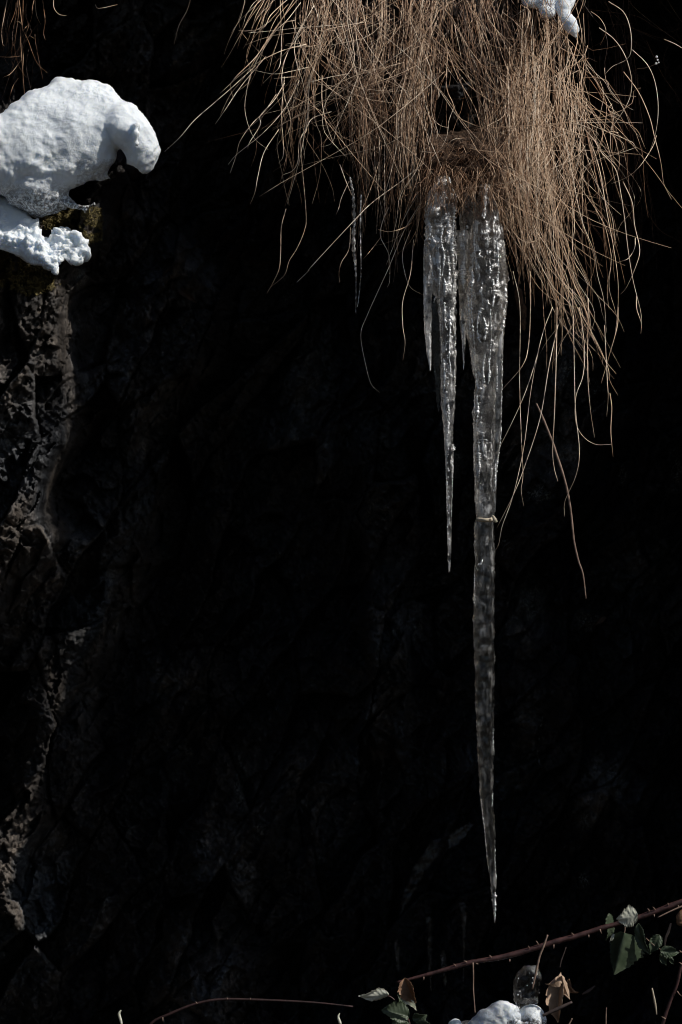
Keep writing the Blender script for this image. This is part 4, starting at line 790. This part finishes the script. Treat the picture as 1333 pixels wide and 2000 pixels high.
# curled tan leaf
lt = thing("withered_leaf", P(1092, 1905, YB), "curled tan dead leaf hanging right of the small ice lump", "leaf")
me, b, ax, L = leaf_mesh("lobe", (1092, 1906), (1088, 1998), 34, YB - .01, fold=.9, tilt=-.4, curl=.3, teeth=5); add("lobe", me, M_LEAFT, parent=lt)
me, b, ax, L = leaf_mesh("lobe", (1100, 1905), (1070, 1928), 16, YB - .02, fold=.8, tilt=.5, curl=1.1, teeth=3); add("lobe", me, M_LEAFT, parent=lt)
me, b, ax, L = leaf_mesh("lobe", (1096, 1905), (1112, 1952), 22, YB - .02, fold=-.8, tilt=.3, curl=-.5, teeth=4); add("lobe", me, M_LEAFT, parent=lt)
me, b, ax, L = leaf_mesh("lobe", (1108, 1915), (1126, 1942), 18, YB + .02, fold=.5, tilt=-.9, curl=.5, teeth=4); add("lobe", me, M_LEAFB, parent=lt)
stem("dead_twig", [(1060, 1984), (1075, 1977), (1095, 1968), (1118, 1957)], [2.2, 3.2, 3.4, 2.2], YB - .05, M_DARKTWIG, "dark twig crossing in front of the curled tan leaf", "twig")
stem("dead_twig", [(1137, 1942), (1150, 1935), (1163, 1925)], [1.5, 3.0, 1.4], YB, M_DARKTWIG, "stubby dark twig right of the curled tan leaf", "twig")
stem("dead_twig", [(1106, 2012), (1118, 1989)], [1.8, 1.2], YB, M_TWIG, "tiny twig end at the bottom edge below the curled tan leaf", "twig")
stem("dead_twig", [(1106, 1850), (1101, 1864), (1096, 1878), (1094, 1890)], [.8, 1.1, 1.3, .8], YB + .03, M_DARKTWIG, "thin dark twig hanging above the curled tan leaf", "twig")
stem("dead_twig", [(1070, 1826), (1062, 1848), (1055, 1866), (1051, 1882), (1046, 1905), (1040, 1932)], [1.4, 2, 1.8, 2, 1.8, 1.4], YB - .012, M_TWIG, "brown twig standing in the small ice lump and crossing the bramble stem", "twig")
stem("straw", [(1274, 1930), (1278, 1950), (1281, 1966), (1283, 1982)], [1.2, 2.0, 1.8, .8], YB, M_STRAW, "short bright straw standing near the bottom right corner", "straw")
stem("straw", [(1184, 2010), (1184, 1985), (1185, 1968)], [1.0, 1.0, .8], YB, M_TWIG, "thin straw at the bottom, halfway between tan leaf and right corner", "straw")
stem("plant_bud", [(240, 2010), (236, 1992), (233, 1980), (237, 1973)], [2.0, 2.6, 2.6, .9], YB, M_LEAFW, "small pale bud poking up left of the arching bramble shoot", "plant")
stem("plant_bud", [(668, 2010), (664, 1996), (661, 1986), (664, 1979)], [2.0, 2.8, 2.2, .7], YB, M_LEAFW, "pale green shoot tip at the bottom edge, left of the low bramble sprig", "plant")
stem("dry_twig", [(1048, 788), (1062, 820), (1078, 860), (1088, 890), (1104, 940), (1114, 990), (1119, 1035), (1122, 1060), (1130, 1095), (1139, 1122), (1145, 1170)], [1.5, 2.4, 2.2, 2.6, 2.2, 2.1, 2.0, 1.9, 1.9, 1.6, 1.0], -.20, M_TWIG, "long bare brown stem hanging free against the rock right of the icicles", "stem")
sb = thing("seed_head", P(1250, 134, -.05), "tiny white-tipped seed head far right above the wisps", "seed head")
stem("stalk", [(1245, 134), (1265, 132), (1283, 124)], [.6, .6, .6], -.08, M_GRASS, parent=sb)
sv, sf = ico()
for (u, v, r) in [(1283, 111, 2.4), (1285, 117, 1.8), (1282, 124, 2.4), (1287, 122, 1.6)]: add("seed", mesh_from("seed", sv * r * S + np.array(P(u, v, -.28)), sf), M_BUB, parent=sb)
sc_, co = blob("bud_scale", [(961, 1007), (964, 1006), (970, 1012), (973, 1019), (970, 1022), (964, 1019)], 3, lambda u, v: YI - .02, .0007, 1.5, ((100, .0006),), 1.0, 81)
tag(add("bud_scale", sc_, M_STRAW, P(966, 1014, YI - .02)), "small oval white scale stuck to the right side of the longest icicle", "bud scale")

# ice lump at the bottom
lump, co = blob("ice_lump", [(1042, 1883), (1026, 1888), (1012, 1899), (1004, 1916), (1006, 1935), (1009, 1960), (1008, 1980), (1012, 1992), (1030, 1992), (1048, 1975), (1051, 1945), (1055, 1905), (1052, 1884)], 18, lambda u, v: YB + .0, .0013, 4, ((30, .004), (90, .002), (240, .0008)), .8, 91)
uu, vv = back(co); set_attr(lump, "frost", np.clip(.15 + 1.2 * (np.hypot(uu - 1034, vv - 1926) > 24) * (vv < 1960), 0, 1))
lo = add("ice_lump", lump, mat_ice("lump_ice", .3, .35, .8), P(1030, 1990, YB)); tag(lo, "small clear ice lump standing on the snow cap at the bottom", "ice")
bubbles(lo, [(1013, 1911), (1041, 1910), (1043, 1914), (1040, 1920), (1012, 1943), (1015, 1968), (1011, 1975), (1030, 1925)], YB - .016, (.6, 1.6), 12)

# faint ice on the back wall
def back_ice(rows, lift, label, seed, frost=.5, mat=None):
    c = rows[len(rows) // 2]; y = surf((c[1] + c[2]) / 2, c[0], True, lift)[1]
    icicle("icicle", rows, y, mat or M_ICE_LO, label, "faint icicles on the shaded back wall", sides=16, seed=seed, frost=frost, lob=.3)
streaks(SMALL, SMALLR, [([(903, 524), (904, 545), (906, 564)], [2.0, 2.6, 1.4]), ([(912, 440), (914, 447)], [2.0, 1.2]), ([(901, 600), (903, 650), (906, 720)], [.4, .5, .4])], 8)
back_ice([(1762, 890, 918), (1772, 894, 915), (1790, 900, 913), (1830, 903, 910), (1880, 904, 908), (1935, 904, 905.5)], .04, "faint icicle with a broad white top, behind the bramble left of the longest tip", 101, .5)
back_ice([(1790, 824, 850), (1820, 828, 850), (1860, 832, 848), (1900, 836, 846), (1938, 842, 844)], .04, "faint wide icicle on the back wall above the low bramble sprig", 103, .2)
back_ice([(1855, 860, 872), (1890, 861, 874), (1920, 866, 874), (1928, 869, 872)], .05, "short knobbly faint icicle behind the bramble stem", 105, .5)
back_ice([(1830, 770, 780), (1850, 769, 785), (1880, 773, 783), (1900, 777, 780)], .05, "small faint icicle on the back wall, leftmost of those above the sprig", 107, .3)
for nm, poly, lb, sd in (("ice_crust", [(1068, 1325), (1088, 1318), (1078, 1340), (1066, 1360), (1064, 1400), (1058, 1440), (1052, 1462), (1060, 1490), (1062, 1506), (1048, 1512), (1030, 1524), (1020, 1528), (1036, 1510), (1050, 1500), (1046, 1470), (1052, 1430), (1060, 1380), (1064, 1345)], "bluish ribbon of ice on the dark rock right of the longest icicle", 201),
                         ("ice_crust", [(800, 1700), (840, 1640), (880, 1625), (920, 1600), (930, 1610), (900, 1650), (870, 1665), (835, 1700), (815, 1740), (798, 1770), (775, 1800), (780, 1750)], "dim bluish ice sheet low on the rock left of the longest icicle", 203)):
    me, co = blob(nm, poly, 8, lambda u, v: surf(u, v, False, .02)[1], .0025, 5, ((30, .004), (120, .002)), .6, sd)
    set_attr(me, "frost", np.full(len(co), .15)); tag(add(nm, me, M_ICE_LO, P(*poly[0], .2)), lb, "ice")
# dead leaves caught on the shaded rock
leaf((318, 540), (352, 515), 14, surf(335, 525, False, .06)[1], M_LEAFD, "dull brown dead leaf caught on the rock right of the snow patch", teeth=6, fold=.4)
leaf((345, 560), (385, 592), 16, surf(370, 580, False, .06)[1], M_LEAFD, "curled dead leaf lodged on the rock below the other dull brown one", teeth=6, fold=.6, curl=.8)
leaf((1185, 1250 - 46), (1160, 1222), 12, surf(1170, 1210, False, .06)[1], M_LEAFD, "dead leaf wedged in the rock below the long bare stem", teeth=6, fold=.4)

for o in bpy.data.objects:
    if '_b' in o: del o['_b']
